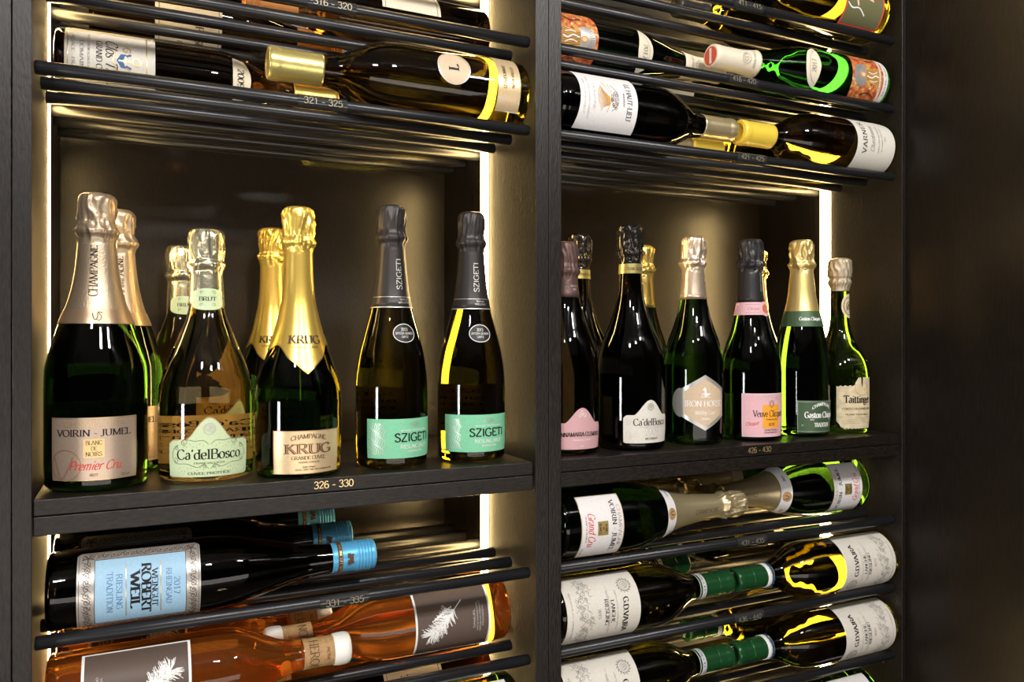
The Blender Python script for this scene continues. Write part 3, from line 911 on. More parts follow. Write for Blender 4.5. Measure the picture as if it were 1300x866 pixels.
# --- 5 dark bottle with rose crest label, by the middle upright
DARK = [(.006, .0425), (.03, .0435), (.092, .0435), (.118, .0418), (.140, .0372), (.166, .0280), (.190, .0205), (.212, .0164), (.235, .0150), (.270, .0136)]
b = Bottle('sparkling_wine_bottle', DARK, 'glass_black')
cp = b.hood('foil_brown', .199, .2720, .0158, .0166, seed=2.2, crumple=.0007, fold=16)
b.ink('lettering', 'ink_silver', text2('VINTAGE', .004, .2120, .0026, 'serif') + text2('2009', .004, .2075, .0028, 'serif'), cp, off=.0011, R0=.0180)
lb = crest_label(b, 'paper_rose', .0370, .0070, .0400, .0590)
b.ink('lettering', 'ink_black', text2('ANNAMARIA CLEMENTI', 0, .0225, .0052, 'bold', width=.064, arc=.001), lb)
b.ink('emblem', 'ink_white', spiral2(-.003, .0490, .0032, 1.4, 0, .0006) + spiral2(.003, .0490, .0032, 1.4, pi, .0006, -1) + spiral2(0, .0530, .003, 1.2, 1, .0006) + text2('FRANCIACORTA', 0, .0178, .0020, 'serif', width=.026) + text2('ROSE', 0, .0100, .0018, 'serif'), lb)
finish(b.stand(.5885, .0715, 0), 'dark bottle with rose crest label, partly hidden by the middle upright', G_R)

# --- 6 dark bottle with white crest label
b = Bottle('sparkling_wine_bottle', [(.006, .0450), (.03, .0462), (.0917, .0462), (.118, .0440), (.140, .0388), (.166, .0284), (.190, .0206), (.212, .0163), (.235, .0148), (.270, .0136)], 'glass_black')
cp = b.hood('foil_black_shiny', .2420, .2996, .0152, .0180, seed=7.7, crumple=.0016, fold=6)
bd = b.band('neck_band', 'foil_olive_gold', .2330, .2460, off=.0012)
b.ink('lettering', 'ink_brown', text2('FRANCIACORTA', 0, .2370, .0040, 'serif', width=.028), bd, off=.0015, R0=.0152)
lb = crest_label(b, 'paper_ivory', .0370, .0100, .0465, .0660)
b.ink('lettering', 'ink_black', text2("Ca'delBosco", .002, .0330, .0088, 'serif', width=.052) + text2('MILLESIMATO', .002, .0145, .0026, 'serif', width=.020), lb)
b.ink('emblem', 'ink_grey', ring2(0, .0570, .0042, .0042, .0008) + spiral2(0, .0570, .0028, 1.5, 0, .0008), lb)
b.ink('lettering', 'ink_palegrey', text2('2009', .002, .0195, .0110, 'light', width=.022) + text2('FRANCIACORTA', .002, .0300, .0018, 'serif', width=.036) + curve2([(-.034, .020), (-.030, .026), (-.026, .018), (-.020, .024)], .0004) + spiral2(-.030, .036, .004, 1.3, 0, .0004) + spiral2(-.028, .017, .003, 1.3, 1, .0004), lb)
finish(b.stand(.6880, .0684, 0), 'dark bottle with white crest label and glossy black foil, in front', G_R)
dup(b.root, 'dark bottle with glossy black foil, standing behind the white and rose crest labels', .6720, .1760, 20, G_R)

# --- 7 hexagon label
b = Bottle('sparkling_wine_bottle', [(.006, .0402), (.03, .0412), (.100, .0412), (.117, .0404), (.139, .0364), (.167, .0268), (.185, .0219), (.2008, .0187), (.225, .0160), (.262, .0140)], 'glass_dark_green')
cp = b.hood('foil_champagne', .2010, .2910, .0158, .0172, seed=4.6, crumple=.0013)
hexb = lambda s: .0200 + .0190 * min(1, abs(s) / .0330)
hext = lambda s: .0960 - .0190 * min(1, abs(s) / .0330)
lb = b.sheet('paper_label', 'paper_silver', -.0335, .0335, hexb, hext, n=40)
inn = b.sheet('paper_label', 'paper_disc', -.0285, .0285, lambda s: hexb(s) + .0058, lambda s: hext(s) - .0058, off=.0006, n=40, parent=lb)
b.ink('lettering', 'ink_white', text2('IRON HORSE', 0, .0530, .0080, 'serif', width=.056) + text2('Wedding Cuvee', 0, .0420, .0058, 'hand', width=.030, shear=.3) + text2('2008', 0, .0345, .0030, 'serif', width=.012), lb, off=.0009)
horse = [((-.007, .0655), (.007, .0655), (.007, .0662), (-.007, .0662)), ((-.0015, .0665), (.0025, .0665), (.0035, .0715), (-.0015, .0725)),
         ((-.0015, .0725), (.0015, .0722), (.0012, .0775), (-.0018, .0765)), ((-.0040, .0755), (-.0012, .0745), (.0006, .0785), (-.0012, .0790)),
         ((.0025, .0670), (.0075, .0700), (.0070, .0712), (.0025, .0700)), ((-.0045, .0700), (-.0015, .0700), (-.0015, .0712), (-.0045, .0708)), ((-.0045, .0670), (-.0035, .0670), (-.0035, .0708), (-.0045, .0708))]
b.ink('emblem', 'ink_white', horse, lb, off=.0009)
sd = b.sheet('side_label', 'paper_silver', -.0470, -.0335, lambda s: .0580 - .0200 * sqrt(max(0, 1 - ((s + .0335) / .0136) ** 2)), lambda s: .0580 + .0200 * sqrt(max(0, 1 - ((s + .0335) / .0136) ** 2)), n=16, off=.0002)
finish(b.stand(.7967, .0715, -16), 'dark green bottle with hexagonal silver label and champagne foil', G_R)

# --- 8 pink label
b = Bottle('champagne_bottle', [(.006, .0420), (.03, .0432), (.094, .0432), (.110, .0423), (.133, .0372), (.1566, .0292), (.182, .0228), (.205, .0188), (.235, .0164), (.264, .0140)], 'glass_dark_green')
cp = b.hood('foil_black', .1980, .2920, .0160, .0174, seed=6.1, crumple=.0014)
bd = b.band('neck_band', 'paper_pink', .1800, .1985, off=.0012)
b.ink('emblem', 'paper_pink', disc2(.0100, .1890, .0108, .0108, 26), bd, off=.0016, R0=.0215)
b.ink('emblem', 'paper_rust', disc2(.0100, .1890, .0062, .0066, 22), bd, off=.0019, R0=.0215)
b.ink('lettering', 'ink_grey', text2('Clicquot', -.0080, .1872, .0042, 'hand', width=.017, shear=.2) + rect2(-.020, .000, .1950, .1954) + rect2(-.020, .000, .1830, .1834), bd, off=.0015, R0=.0215)
b.ink('lettering', 'ink_silver', text2('REIMS FRANCE', .006, .228, .0022, 'sans', rot=pi / 2, width=.028), cp, off=.0012, R0=.0170)
lb = b.sheet('paper_label', 'paper_pink', -.0380, .0380, .0060, .0680, n=36)
b.ink('emblem', 'paper_orange', rect2(-.0090, .0200, .0185, .0515), lb, off=.0005)
b.ink('border', 'ink_white', frame2(-.0370, .0370, .0075, .0670, .0003), lb, off=.0005)
b.ink('lettering', 'ink_palegrey', text2('CHAMPAGNE', .002, .0570, .0052, 'light', width=.038, arc=.004), lb)
b.ink('lettering', 'ink_black', text2('Veuve Clicquot', .004, .0350, .0090, 'serif', width=.052) + text2('PONSARDIN', .006, .0298, .0022, 'serif', width=.020) + text2('ROSE', .006, .0220, .0042, 'serif', width=.011) + text2('REIMS FRANCE', .006, .0150, .0022, 'serif', width=.024) + text2('CHAMPAGNE BRUT', .006, .0115, .0020, 'serif', width=.026), lb)
b.ink('emblem', 'ink_brown', ring2(.0055, .0530, .0046, .0052, .0006, 6, RAD(30), RAD(390)) + ring2(.0055, .0530, .0026, .0030, .0006, 6, RAD(30), RAD(390)), lb)
b.ink('lettering', 'ink_red', text2('Clicquot', -.023, .0230, .0050, 'hand', width=.018, shear=.3, rot=.15), lb)
finish(b.stand(.8998, .0685, -9), 'black foiled champagne bottle with pink label holding an orange square', G_R)

# --- 9 green label
b = Bottle('champagne_bottle', [(.006, .0392), (.03, .0402), (.092, .0402), (.112, .0394), (.139, .0360), (.167, .0300), (.188, .0246), (.210, .0202), (.240, .0170), (.268, .0142)], 'glass_dark_green')
cp = b.hood('foil_satin_gold', .1820, .2964, .0165, .0180, seed=8.8, crumple=.0014)
bd = b.band('neck_band', 'paper_darkgreen', .1640, .1870, off=.0012)
b.ink('lettering', 'ink_white', text2('Gaston Chiquet', -.006, .1730, .0052, 'bold', width=.032) + ring2(.0230, .1755, .0085, .0090, .0005), bd, off=.0015, R0=.0270)
lb = b.sheet('paper_label', 'paper_darkgreen', -.0345, .0430, .0060, .0540, n=36)
b.ink('border', 'ink_silver', rect2(-.0340, .0430, .0520, .0524) + rect2(-.0340, .0430, .0080, .0084) + rect2(-.0338, -.0335, .0060, .0540, 1), lb)
b.ink('lettering', 'ink_white', text2('CHAMPAGNE', .004, .0405, .0048, 'bold', width=.034, arc=.006) + text2('Gaston Chiquet', .004, .0285, .0088, 'bold', width=.056) + text2('TRADITION', .004, .0150, .0060, 'bold', width=.028) + text2('BRUT', -.013, .0245, .0022, 'serif') + text2('12', -.027, .0160, .0022, 'serif'), lb)
finish(b.stand(1.0030, .0705, -6), 'gold foiled champagne bottle with dark green label and neck band', G_R)

# --- 10 old bottle with torn label
b = Bottle('champagne_bottle', [(.006, .0425), (.03, .0440), (.080, .0440), (.097, .0428), (.112, .0392), (.124, .0330), (.136, .0258), (.146, .0212), (.162, .0162), (.185, .0138), (.215, .0134), (.245, .0132)], 'glass_bright_green')
cp = b.hood('foil_old_silver', .2205, .2730, .0140, .0178, seed=1.9, crumple=.0011, fold=15)
md = b.sheet('neck_label', 'paper_aged', -.0040, .0240, lambda s: .1970 - .0190 * sqrt(max(0, 1 - ((s - .0100) / .0142) ** 2)), lambda s: .1970 + .0190 * sqrt(max(0, 1 - ((s - .0100) / .0142) ** 2)), off=.0005, R0=.0140, n=24)
b.ink('emblem', 'ink_brown', ring2(.010, .1970, .0105, .0140, .0010, 20) + spiral2(.010, .1970, .0075, 2.0, 0, .0012) + curve2([(.004, .190), (.010, .199), (.013, .192), (.017, .202)], .0012), md, off=.0009, R0=.0140)
def torn_top(s):
    base = .0740 + .0008 * sin(s * 900) - .0012 * max(0, -s * 40)
    if s > .0020: base = .0770 + min(.0090, (s - .0020) * 1.5)
    if .0135 < s < .0165: base = .0700 + abs(s - .0150) * 5
    if s > .0165: base = .0860 + .0005 * sin(s * 1500)
    return base
lb = b.sheet('paper_label', 'paper_aged', -.0250, .0360, lambda s: .0080 + .0120 * max(0, (-s - .015) / .010) ** 1.4 + .0006 * sin(s * 1100), torn_top, n=61, m=5)
b.ink('lettering', 'ink_black', text2('Taittinger', .009, .0475, .0112, 'bold', width=.047), lb)
b.ink('lettering', 'ink_brown', text2('COMTES DE CHAMPAGNE', .008, .0370, .0030, 'serif', width=.050) + rect2(-.019, .034, .0255, .0257) + rect2(-.018, .034, .0225, .0227) + rect2(-.017, .034, .0195, .0197) + rect2(-.016, .034, .0165, .0167) + text2('BLANC DE BLANCS', .008, .0285, .0024, 'serif', width=.040), lb)
b.ink('emblem', 'ink_ochre', ring2(.0150, .0700, .0125, .0110, .0009, 24, RAD(150), RAD(390)) + curve2([(.005, .070), (.009, .066), (.012, .071)], .0008) + curve2([(.019, .068), (.024, .070), (.026, .075), (.021, .078)], .0008), lb)
finish(b.stand(1.0900, .0760, -22), 'old green champagne bottle with torn aged label and tarnished foil', G_R)

# --- gold necked bottles behind the second shelf's front row
b = Bottle('champagne_bottle', [(.006, .0405), (.03, .0415), (.095, .0415), (.118, .0400), (.140, .0350), (.166, .0265), (.190, .0206), (.215, .0168), (.262, .0138)], 'glass_dark_green')
cp = b.hood('foil_bright_gold', .1930, .2900, .0158, .0172, seed=2.9, crumple=.0013)
lb = b.sheet('paper_label', 'paper_cream', -.0350, .0350, .0080, .0600)
b.ink('lettering', 'ink_brown', text2('CHAMPAGNE', 0, .0380, .0060, 'serif', width=.044) + text2('BRUT', 0, .0240, .0040, 'serif'), lb)
finish(b.stand(.7905, .1850, 0), 'gold foiled bottle peeking out behind the white crest bottle', G_R)
dup(b.root, 'gold foiled bottle peeking out between the pink label and green label bottles', .9930, .1580, 0, G_R)

# ------------------------------------------------------------------ lying bottles
G_H = 'still wine bottles lying on the rod racks'
def burgundy(L, R, glassmat, name='wine_bottle'):
    k = L / .295
    q = R / .040
    pts = [(.006, .0390 * q), (.02, .0400 * q), (.150, .0400 * q), (.168, .0388 * q), (.188, .0335 * q), (.206, .0255 * q), (.222, .0192), (.240, .0158), (.262, .0145), (.2935, .0138)]
    return Bottle(name, [(h * k if h > .02 else h, r) for h, r in pts], glassmat)
def flute(L, R, glassmat, name='wine_bottle'):
    k = L / .316
    q = R / .0375
    pts = [(.006, .0368 * q), (.02, .0375 * q), (.138, .0375 * q), (.165, .0352 * q), (.195, .0290 * q), (.225, .0215), (.250, .0172), (.275, .0150), (.3145, .0140)]
    return Bottle(name, [(h * k if h > .02 else h, r) for h, r in pts], glassmat)
def put(root, R, gap, rkey, xbase, neck, roll, label, group=G_H, copy=True):
    o = copy_tree(root) if copy else root
    lay(o, R, gap, rkey, xbase, neck, roll)
    return finish(o, label, group)

# --- blue label riesling (three)
b = flute(.316, .0375, 'glass_black')
lb = b.sheet('paper_label', 'paper_silver', -.0440, .0440, lambda s: .0260 + .004 * max(0, (abs(s) - .039) / .005) ** 2, lambda s: .1330 - .004 * max(0, (abs(s) - .039) / .005) ** 2, n=40)
cn = b.sheet('paper_label', 'paper_blue', -.0325, .0325, .0410, .1195, off=.0006, n=30, parent=lb)
b.ink('border', 'ink_brown', frame2(-.0330, .0330, .0405, .1200, .0005) + frame2(-.0425, .0425, .0275, .1315, .0004), lb, off=.0008)
fg = []
rnd = random.Random(3)
for sx in (-1, 1):
    for i in range(17):
        h = .0330 + i * .0058
        fg += spiral2(sx * .0378, h, .0033, 1.35, rnd.uniform(0, 6), .00055, rnd.choice((-1, 1)), 14)
        fg += curve2([(sx * .0345, h - .003), (sx * .0385, h + .001), (sx * .0415, h + .004)], .0004, 3)
for hh in (.0340, .1262):
    for i in range(11):
        s = -.0290 + i * .0058
        fg += spiral2(s, hh, .0033, 1.35, rnd.uniform(0, 6), .00055, rnd.choice((-1, 1)), 14)
        fg += curve2([(s - .003, hh - .004), (s, hh + .0005), (s + .003, hh + .004)], .0004, 3)
for sx in (-1, 1):
    for hh in (.0350, .1250):
        for a in range(5):
            fg += line2([(sx * .0360, hh), (sx * .0360 + .0055 * cos(a * 1.26), hh + .0055 * sin(a * 1.26))], .0008)
b.ink('filigree', 'ink_brown', fg, lb)
b.ink('lettering', 'ink_black', text2('WEINGUT', 0, .0895, .0052, 'serif', width=.036) + text2('ROBERT', 0, .0805, .0082, 'bold', width=.048) + text2('WEIL', 0, .0710, .0082, 'bold', width=.034), cn, off=.0009)
b.ink('lettering', 'ink_blue', text2('2017', 0, .1090, .0052, 'light', width=.017) + text2('RHEINGAU', 0, .1020, .0048, 'light', width=.034) + text2('RIESLING', 0, .0590, .0050, 'light', width=.033) + text2('TRADITION', 0, .0510, .0050, 'light', width=.038), cn, off=.0009)
b.ink('rule', 'ink_gold', rect2(-.0255, .0255, .0968, .0975) + rect2(-.0255, .0255, .0668, .0675), cn, off=.0009)
cp = b.cap('foil_blue', .2680, .3165, .0160, ridges=((.2950, .3120),))
b.ink('emblem', 'ink_brown', rect2(-.006, -.001, .2835, .2870, 3) + rect2(.001, .006, .2835, .2870, 3) + rect2(-.0025, .0025, .2855, .2900, 3) + rect2(-.005, -.003, .2870, .2905, 2) + rect2(.003, .005, .2870, .2905, 2), cp, off=.0022, R0=.0160)
v, f = lathe([(.2735, .01625), (.2745, .01632), (.2775, .01632), (.2785, .01625)], 48)
mesh_obj('cap_band', v, f, 'ink_brown', cp, True)
b.ink('lettering', 'ink_gold', text2('WEINGUT WEIL', 0, .2748, .0026, 'serif', width=.034), cp, off=.0024, R0=.0160)
WEIL = b.root
put(WEIL, .0375, 1, -1, .0085, 'r', -4, 'dark bottle with blue cap and blue label in a silver scroll frame, foremost of three', copy=False)
put(WEIL, .0375, 3, -1, .0070, 'r', 10, 'dark bottle with blue cap, the middle one of three lying under the shelf')
o = put(WEIL, .0375, 5, -1, .0080, 'r', -30, 'dark bottle with greenish blue cap, rearmost of three lying under the shelf')

# --- rose wine with pine branch label
def pine_bottle():
    b = burgundy(.289, .0405, 'glass_rose')
    lb = b.sheet('paper_label', 'paper_taupe', -.0455, .0455, .0300, .1250, n=40)
    b.ink('border', 'ink_white', rect2(-.0455, .0455, .0300, .0325, 30) + rect2(-.0455, .0455, .1225, .1250, 30) + rect2(-.0455, -.0438, .03, .125, 1) + rect2(.0438, .0455, .03, .125, 1), lb)
    br = []
    rr = random.Random(11)
    stem = catmull([(.0200, .0655), (.0100, .0760), (.0000, .0860), (-.0100, .0980), (-.0150, .1060)], 8)
    br += line2(stem, .0010)
    for i, (x, y) in enumerate(stem[8:]):
        for k in range(4):
            for sg in (-1, 1):
                a = RAD(128) + sg * RAD(rr.uniform(25, 70))
                ln = rr.uniform(.008, .0155)
                br += line2([(x, y), (x + ln * .55 * cos(a - sg * .15), y + ln * .55 * sin(a - sg * .15)), (x + ln * cos(a), y + ln * sin(a))], .00050)
    for i in range(7):
        for k in range(4):
            br += disc2(.0060 + .0024 * k - i * .0010, .0905 + i * .0022 - k * .0035, .0012, .0009, 7)
    b.ink('emblem', 'ink_white', br, lb)
    b.ink('lettering', 'ink_palegrey', text2('SAMUEL', -.004, .0500, .0026, 'sans', width=.022) + text2('VIN DE FRANCE ROSE', -.002, .0460, .0020, 'sans', width=.034) + text2('GRENACHE CINSAULT', -.002, .0425, .0020, 'sans', width=.036) + text2('PROVENCE', -.002, .0390, .0020, 'sans', width=.024), lb)
    cp = b.cap('paper_cork', .2380, .2720, .0156)
    b.ink('lettering', 'ink_brown', text2('HERON', .000, .2440, .0095, 'light', width=.036) + text2('ROSE', .0, .2620, .003, 'sans', width=.014), cp, off=.0016, R0=.0160)
    v, f = lathe([(.2705, .0158), (.2715, .0166), (.276, .0172), (.283, .0172), (.287, .0164), (.2892, .0140), (.2900, .0090), (.2902, 0)], 40)
    mesh_obj('wax_tip', v, f, 'wax_white', b.root, True)
    return b.root
PINE = pine_bottle()
put(PINE, .0405, 1, -2, .0080, 'r', -8, 'rose wine bottle with pine branch label, foremost at the bottom left corner', copy=False)
put(PINE, .0405, 2, -2, .5030, 'l', 12, 'orange rose wine bottle with brown pine branch label beside the middle upright')
put(PINE, .0405, 3, -2, .0100, 'r', -20, 'rose wine bottle half hidden behind the bottom front rose bottle')
put(PINE, .0405, 5, -3, .5450 - .0400, 'l', 10, 'rose wine bottle at the back of the lowest rack, only its white tip showing')

# --- cream crest langhe riesling
b = burgundy(.291, .0410, 'glass_olive')
LH = .113
lb = b.sheet('paper_label', 'paper_ivory', -.0540, .0540, lambda s: .0085, lambda s: LH + .0012, n=44)
gr = []
rr = random.Random(5)
for i in range(11):
    s = -.0420 + i * .0082
    hb = .0330 + .0040 * sin(i * 1.3)
    for k in range(5):
        gr += ring2(s + rr.uniform(-.004, .004), hb + rr.uniform(-.007, .007), .0017, .0017, .00035, 8)
    gr += curve2([(s - .004, hb + .004), (s - .002, hb + .009), (s + .002, hb + .007), (s + .004, hb + .011)], .0005, 4)
    gr += curve2([(s - .004, hb - .008), (s, hb - .004), (s + .004, hb - .009)], .0005, 4)
    gr += spiral2(s, hb, .0042, 1.3, rr.uniform(0, 6), .0005, rr.choice((-1, 1)), 12)
b.ink('vine_border', 'ink_grey', gr, lb)
b.ink('lettering', 'ink_black', text2('G.D.VAJRA', .008, .0900, .0074, 'bold', width=.046, arc=-.002) + text2('LANGHE', 0, .0710, .0050, 'serif', width=.028) + text2('RIESLING', 0, .0620, .0050, 'serif', width=.032), lb)
b.ink('lettering', 'ink_grey', text2('2015', 0, .0515, .0040, 'serif', width=.012) + rect2(-.033, .033, .0688, .0691) + text2('DENOMINAZIONE DI ORIGINE CONTROLLATA', 0, .0665, .0014, 'sans', width=.052) + text2('BAROLO VERGNE', 0, .0150, .0016, 'sans', width=.060) + text2('IMBOTTIGLIATO DA AZIENDA AGRICOLA', 0, .0790, .0014, 'sans', width=.05), lb)
cr = ring2(-.0300, .0960, .0072, .0080, .0008, 20) + ring2(-.0300, .0960, .0045, .0050, .0006, 16) + spiral2(-.0300, .0960, .0035, 1.5, 0, .0007)
for i in range(14):
    a = 2 * pi * i / 14
    cr += line2([(-.0300 + .0075 * cos(a), .0960 + .0083 * sin(a)), (-.0300 + .0098 * cos(a + .3), .0960 + .0105 * sin(a + .3))], .0011)
b.ink('emblem', 'ink_grey', cr, lb)
cp = b.cap('foil_green', .22980, .29130, .0160, lip=.0005)
v, f = lathe([(.22880, .0163), (.22900, .0169), (.23980, .0168), (.24000, .0162)], 48)
o = mesh_obj('cap_band', v, f, 'paper_white', cp, True)
b.ink('lettering', 'ink_blue', text2('PERGOLE VAJRA', 0, .23260, .0034, 'serif', width=.044), cp, off=.0030, R0=.0160)
v, f = lathe([(.26330, .01665), (.26380, .0171), (.26480, .0171), (.26530, .01665)], 40)
mesh_obj('cap_ridge', v, f, 'foil_green', cp, True)
v, f = [], []
for q in text2('VAJRA', 0, -.003, .006, 'bold', width=.022):
    k = len(v); v += [(px, py, .29135) for px, py in q]; f.append(tuple(range(k, k + len(q))))
mesh_obj('lettering', v, f, 'ink_silver', cp)
VAJ = b.root
put(VAJ, .0410, 1, -2, .5440, 'r', -4, 'cream vine labelled bottle with green cap by the middle upright, upper of two', copy=False)
put(VAJ, .0410, 1, -2, 1.1345, 'l', 8, 'golden wine bottle with cream vine label, base at the right end, upper of two alike')
put(VAJ, .0410, 3, -2, .5455, 'r', 25, 'green capped wine bottle lying behind the upper cream vine label by the middle upright')
put(VAJ, .0410, 5, -2, 1.1280, 'l', -160, 'green capped wine bottle lying behind the upper golden bottle at the right end')
put(VAJ, .0410, 1, -3, .5440, 'r', -4, 'cream vine labelled bottle with green cap by the middle upright, lower of two')
put(VAJ, .0410, 1, -3, 1.1345, 'l', 8, 'golden wine bottle with cream vine label, base at the right end, lower of two alike')
put(VAJ, .0410, 3, -3, 1.1280, 'l', 170, 'green capped wine bottle lying behind the lower golden bottle at the right end')

# --- champagne lying under the second shelf
def lying_champagne():
    b = Bottle('champagne_bottle', [(.006, .0440), (.03, .0450), (.095, .0450), (.118, .0438), (.140, .0400), (.160, .0340), (.180, .0275), (.200, .0226), (.225, .0190), (.250, .0166), (.284, .0142)], 'glass_dark_green')
    cp = b.hood('foil_pale_gold', .1720, .3140, .0160, .0176, seed=6.6, crumple=.0013)
    b.ink('lettering', 'ink_brown', text2('CHAMPAGNE', .004, .236, .0058, 'light', rot=pi / 2, width=.042), cp, off=.0010, R0=.0190)
    bd = b.band('neck_band', 'paper_white', .1590, .1760, off=.0012)
    b.ink('emblem', 'paper_cork', disc2(-.004, .1675, .0072, .0072, 24), bd, off=.0015, R0=.0305)
    b.ink('lettering', 'ink_black', curve2([(-.0075, .1705), (-.0055, .1645), (-.003, .166), (-.0026, .171)], .0008) + text2('BRUT', .022, .1660, .0030, 'serif') + text2('BRUT', -.030, .1660, .0030, 'serif'), bd, off=.0018, R0=.0305)
    lb = b.sheet('paper_label', 'paper_white', -.0430, .0430, .0230, .0840, n=36)
    b.ink('border', 'ink_gold', frame2(-.0430, .0430, .0230, .0840, .0008), lb)
    b.ink('lettering', 'ink_black', text2('VOIRIN - JUMEL', 0, .0670, .0064, 'serif', width=.068) + text2('12.5 vol', .030, .0260, .0028, 'sans'), lb)
    b.ink('lettering', 'ink_copper', text2('CHAMPAGNE', 0, .0760, .0048, 'light', width=.054) + text2('BLANC DE BLANCS', 0, .0290, .0020, 'serif', width=.032), lb)
    b.ink('emblem', 'paper_gold', rect2(-.0085, .0085, .0460, .0610), lb, off=.0005)
    b.ink('lettering', 'ink_black', text2('BLANC', 0, .0565, .0030, 'serif', width=.010) + text2('DE', 0, .0525, .0028, 'serif', width=.004) + text2('BLANCS', 0, .0480, .0030, 'serif', width=.012), lb, off=.0008)
    b.ink('lettering', 'ink_red', text2('Grand Cru.', .002, .0330, .0100, 'hand', width=.044, shear=.3), lb)
    return b.root
VOI = lying_champagne()
put(VOI, .0450, 1, -1, .5465, 'r', 0, 'lying champagne bottle with white label and pale gold foil, by the middle upright', G_H, copy=False)
put(VOI, .0450, 2, -1, 1.1300, 'l', 0, 'lying green champagne bottle with white label, base at the right end under the second shelf')
put(VOI, .0450, 3, -1, .5480, 'r', -20, 'lying champagne bottle behind the foremost one, its crumpled gold foil showing under the second shelf')
put(VOI, .0450, 4, -1, 1.1250, 'l', 150, 'lying champagne bottle at the back under the second shelf, pale band showing')

# --- chardonnay with round disc
b = burgundy(.294, .0420, 'glass_amber')
md = b.sheet('round_label', 'paper_disc', -.0195, .0195, lambda s: .0980 - .0195 * sqrt(max(0, 1 - (s / .0196) ** 2)), lambda s: .0980 + .0195 * sqrt(max(0, 1 - (s / .0196) ** 2)), n=30, off=.0008)
b.ink('border', 'ink_silver', ring2(0, .0980, .0193, .0193, .0010, 36), md, off=.0012)
b.ink('lettering', 'ink_black', text2('L', 0, .0925, .0120, 'bold'), md, off=.0012)
lb = b.sheet('paper_label', 'paper_champagne', -.0420, .0420, .0150, .0440, n=36)
b.ink('emblem', 'ink_silver', [((-.042, .015), (-.030, .015), (-.012, .030), (-.026, .044), (-.042, .030)), ((.042, .044), (.030, .044), (.012, .029), (.026, .015), (.042, .030))], lb, off=.0005)
b.ink('lettering', 'ink_black', text2('CHARDONNAY', 0, .0330, .0040, 'serif', width=.030) + text2('NAPA VALLEY', 0, .0230, .0036, 'serif', width=.028), lb)
cp = b.cap('foil_olive_gold', .2370, .2945, .0172, lip=.0007)
b.ink('emblem', 'ink_brown', disc2(0, 0, .001, .001, 6) if False else ring2(.0, .285, .001, .001, .0005, 6), cp, off=.003, R0=.017)
LEW = b.root
put(LEW, .0420, 1, 1, .5040, 'l', 16, 'brown chardonnay bottle with gold cap and round disc lettered L', copy=False)
put(LEW, .0420, 4, 1, .5030, 'l', 175, 'brown wine bottle with gold cap lying behind the round disc bottle')

# --- brown bottle with crest label
b = burgundy(.298, .0400, 'glass_brown')
lb = b.sheet('paper_label', 'paper_ivory', -.0460, .0460, .0100, .0950, n=36)
b.ink('lettering', 'ink_black', text2('Clos Thou', .002, .0480, .0110, 'hand', width=.050, shear=.3) + text2('GRAND CRU', 0, .0390, .0056, 'serif', width=.040), lb)
b.ink('lettering', 'ink_grey', text2('APPELLATION ALSACE CONTROLEE', 0, .0310, .0022, 'serif', width=.060) + text2('DOMAINE', 0, .0240, .0036, 'serif', width=.036) + text2('ALSACE - FRANCE', 0, .0165, .0030, 'serif', width=.050), lb)
b.ink('rule', 'ink_gold', rect2(-.046, .046, .0860, .0872) + rect2(-.046, .046, .0125, .0135), lb)
b.ink('emblem', 'ink_blue', [((-.007, .062), (0, .058), (.007, .062), (.008, .072), (-.008, .072))], lb)
b.ink('emblem', 'ink_gold', spiral2(-.012, .067, .005, 1.3, 0, .0012) + spiral2(.012, .067, .005, 1.3, pi, .0012, -1) + ring2(0, .0770, .004, .004, .0012, 16) + rect2(-.005, .005, .0655, .0672, 3) + rect2(-.0008, .0008, .0600, .0715, 1) + curve2([(-.010, .058), (0, .0545), (.010, .058)], .0012), lb, off=.0008)
nl = b.sheet('neck_label', 'paper_cream', -.0200, .0200, lambda s: .1740 + .010 * (1 - (s / .020) ** 2) * 0, lambda s: .1860 + .008 * (1 - (abs(s) / .020) ** 2), n=20, off=.0005, R0=.030)
b.ink('lettering', 'ink_black', text2('2009', 0, .1790, .0070, 'serif', width=.018), nl, off=.0010, R0=.030)
b.cap('foil_gold', .2450, .2985, .0155, lip=.0005)
put(b.root, .0400, 3, 1, .0080, 'r', -2, 'brown wine bottle with blue and gold crest label beside the thin light strip', copy=False)

# --- bottles on the second rack from the top, first bay
b = burgundy(.300, .0400, 'glass_brown')
lb = b.sheet('paper_label', 'paper_cream', -.0500, .0500, .0700, .1700 - .025, n=30)
b.ink('lettering', 'ink_brown', text2('RESERVE', 0, .1150, .0090, 'serif', width=.05) + text2('VIN BLANC', 0, .0950, .0050, 'serif', width=.04) + rect2(-.05, .05, .0740, .0746) + rect2(-.05, .05, .1410, .1416), lb)
cp = b.cap('foil_orange', .2400, .3010, .0155, lip=.0006, ridges=((.284, .294),))
CRE = b.root
put(CRE, .0400, 5, 2, .0350, 'r', 60, 'wine bottle with cream label and copper cap behind the topmost rods', copy=False)
put(CRE, .0400, 3, 2, .4980, 'l', 80, 'wine bottle near the top edge, lying above the round disc bottle')
put(CRE, .0400, 3, -3, .5030, 'l', 10, 'cream labelled bottle on the lowest rack below the orange rose bottle')

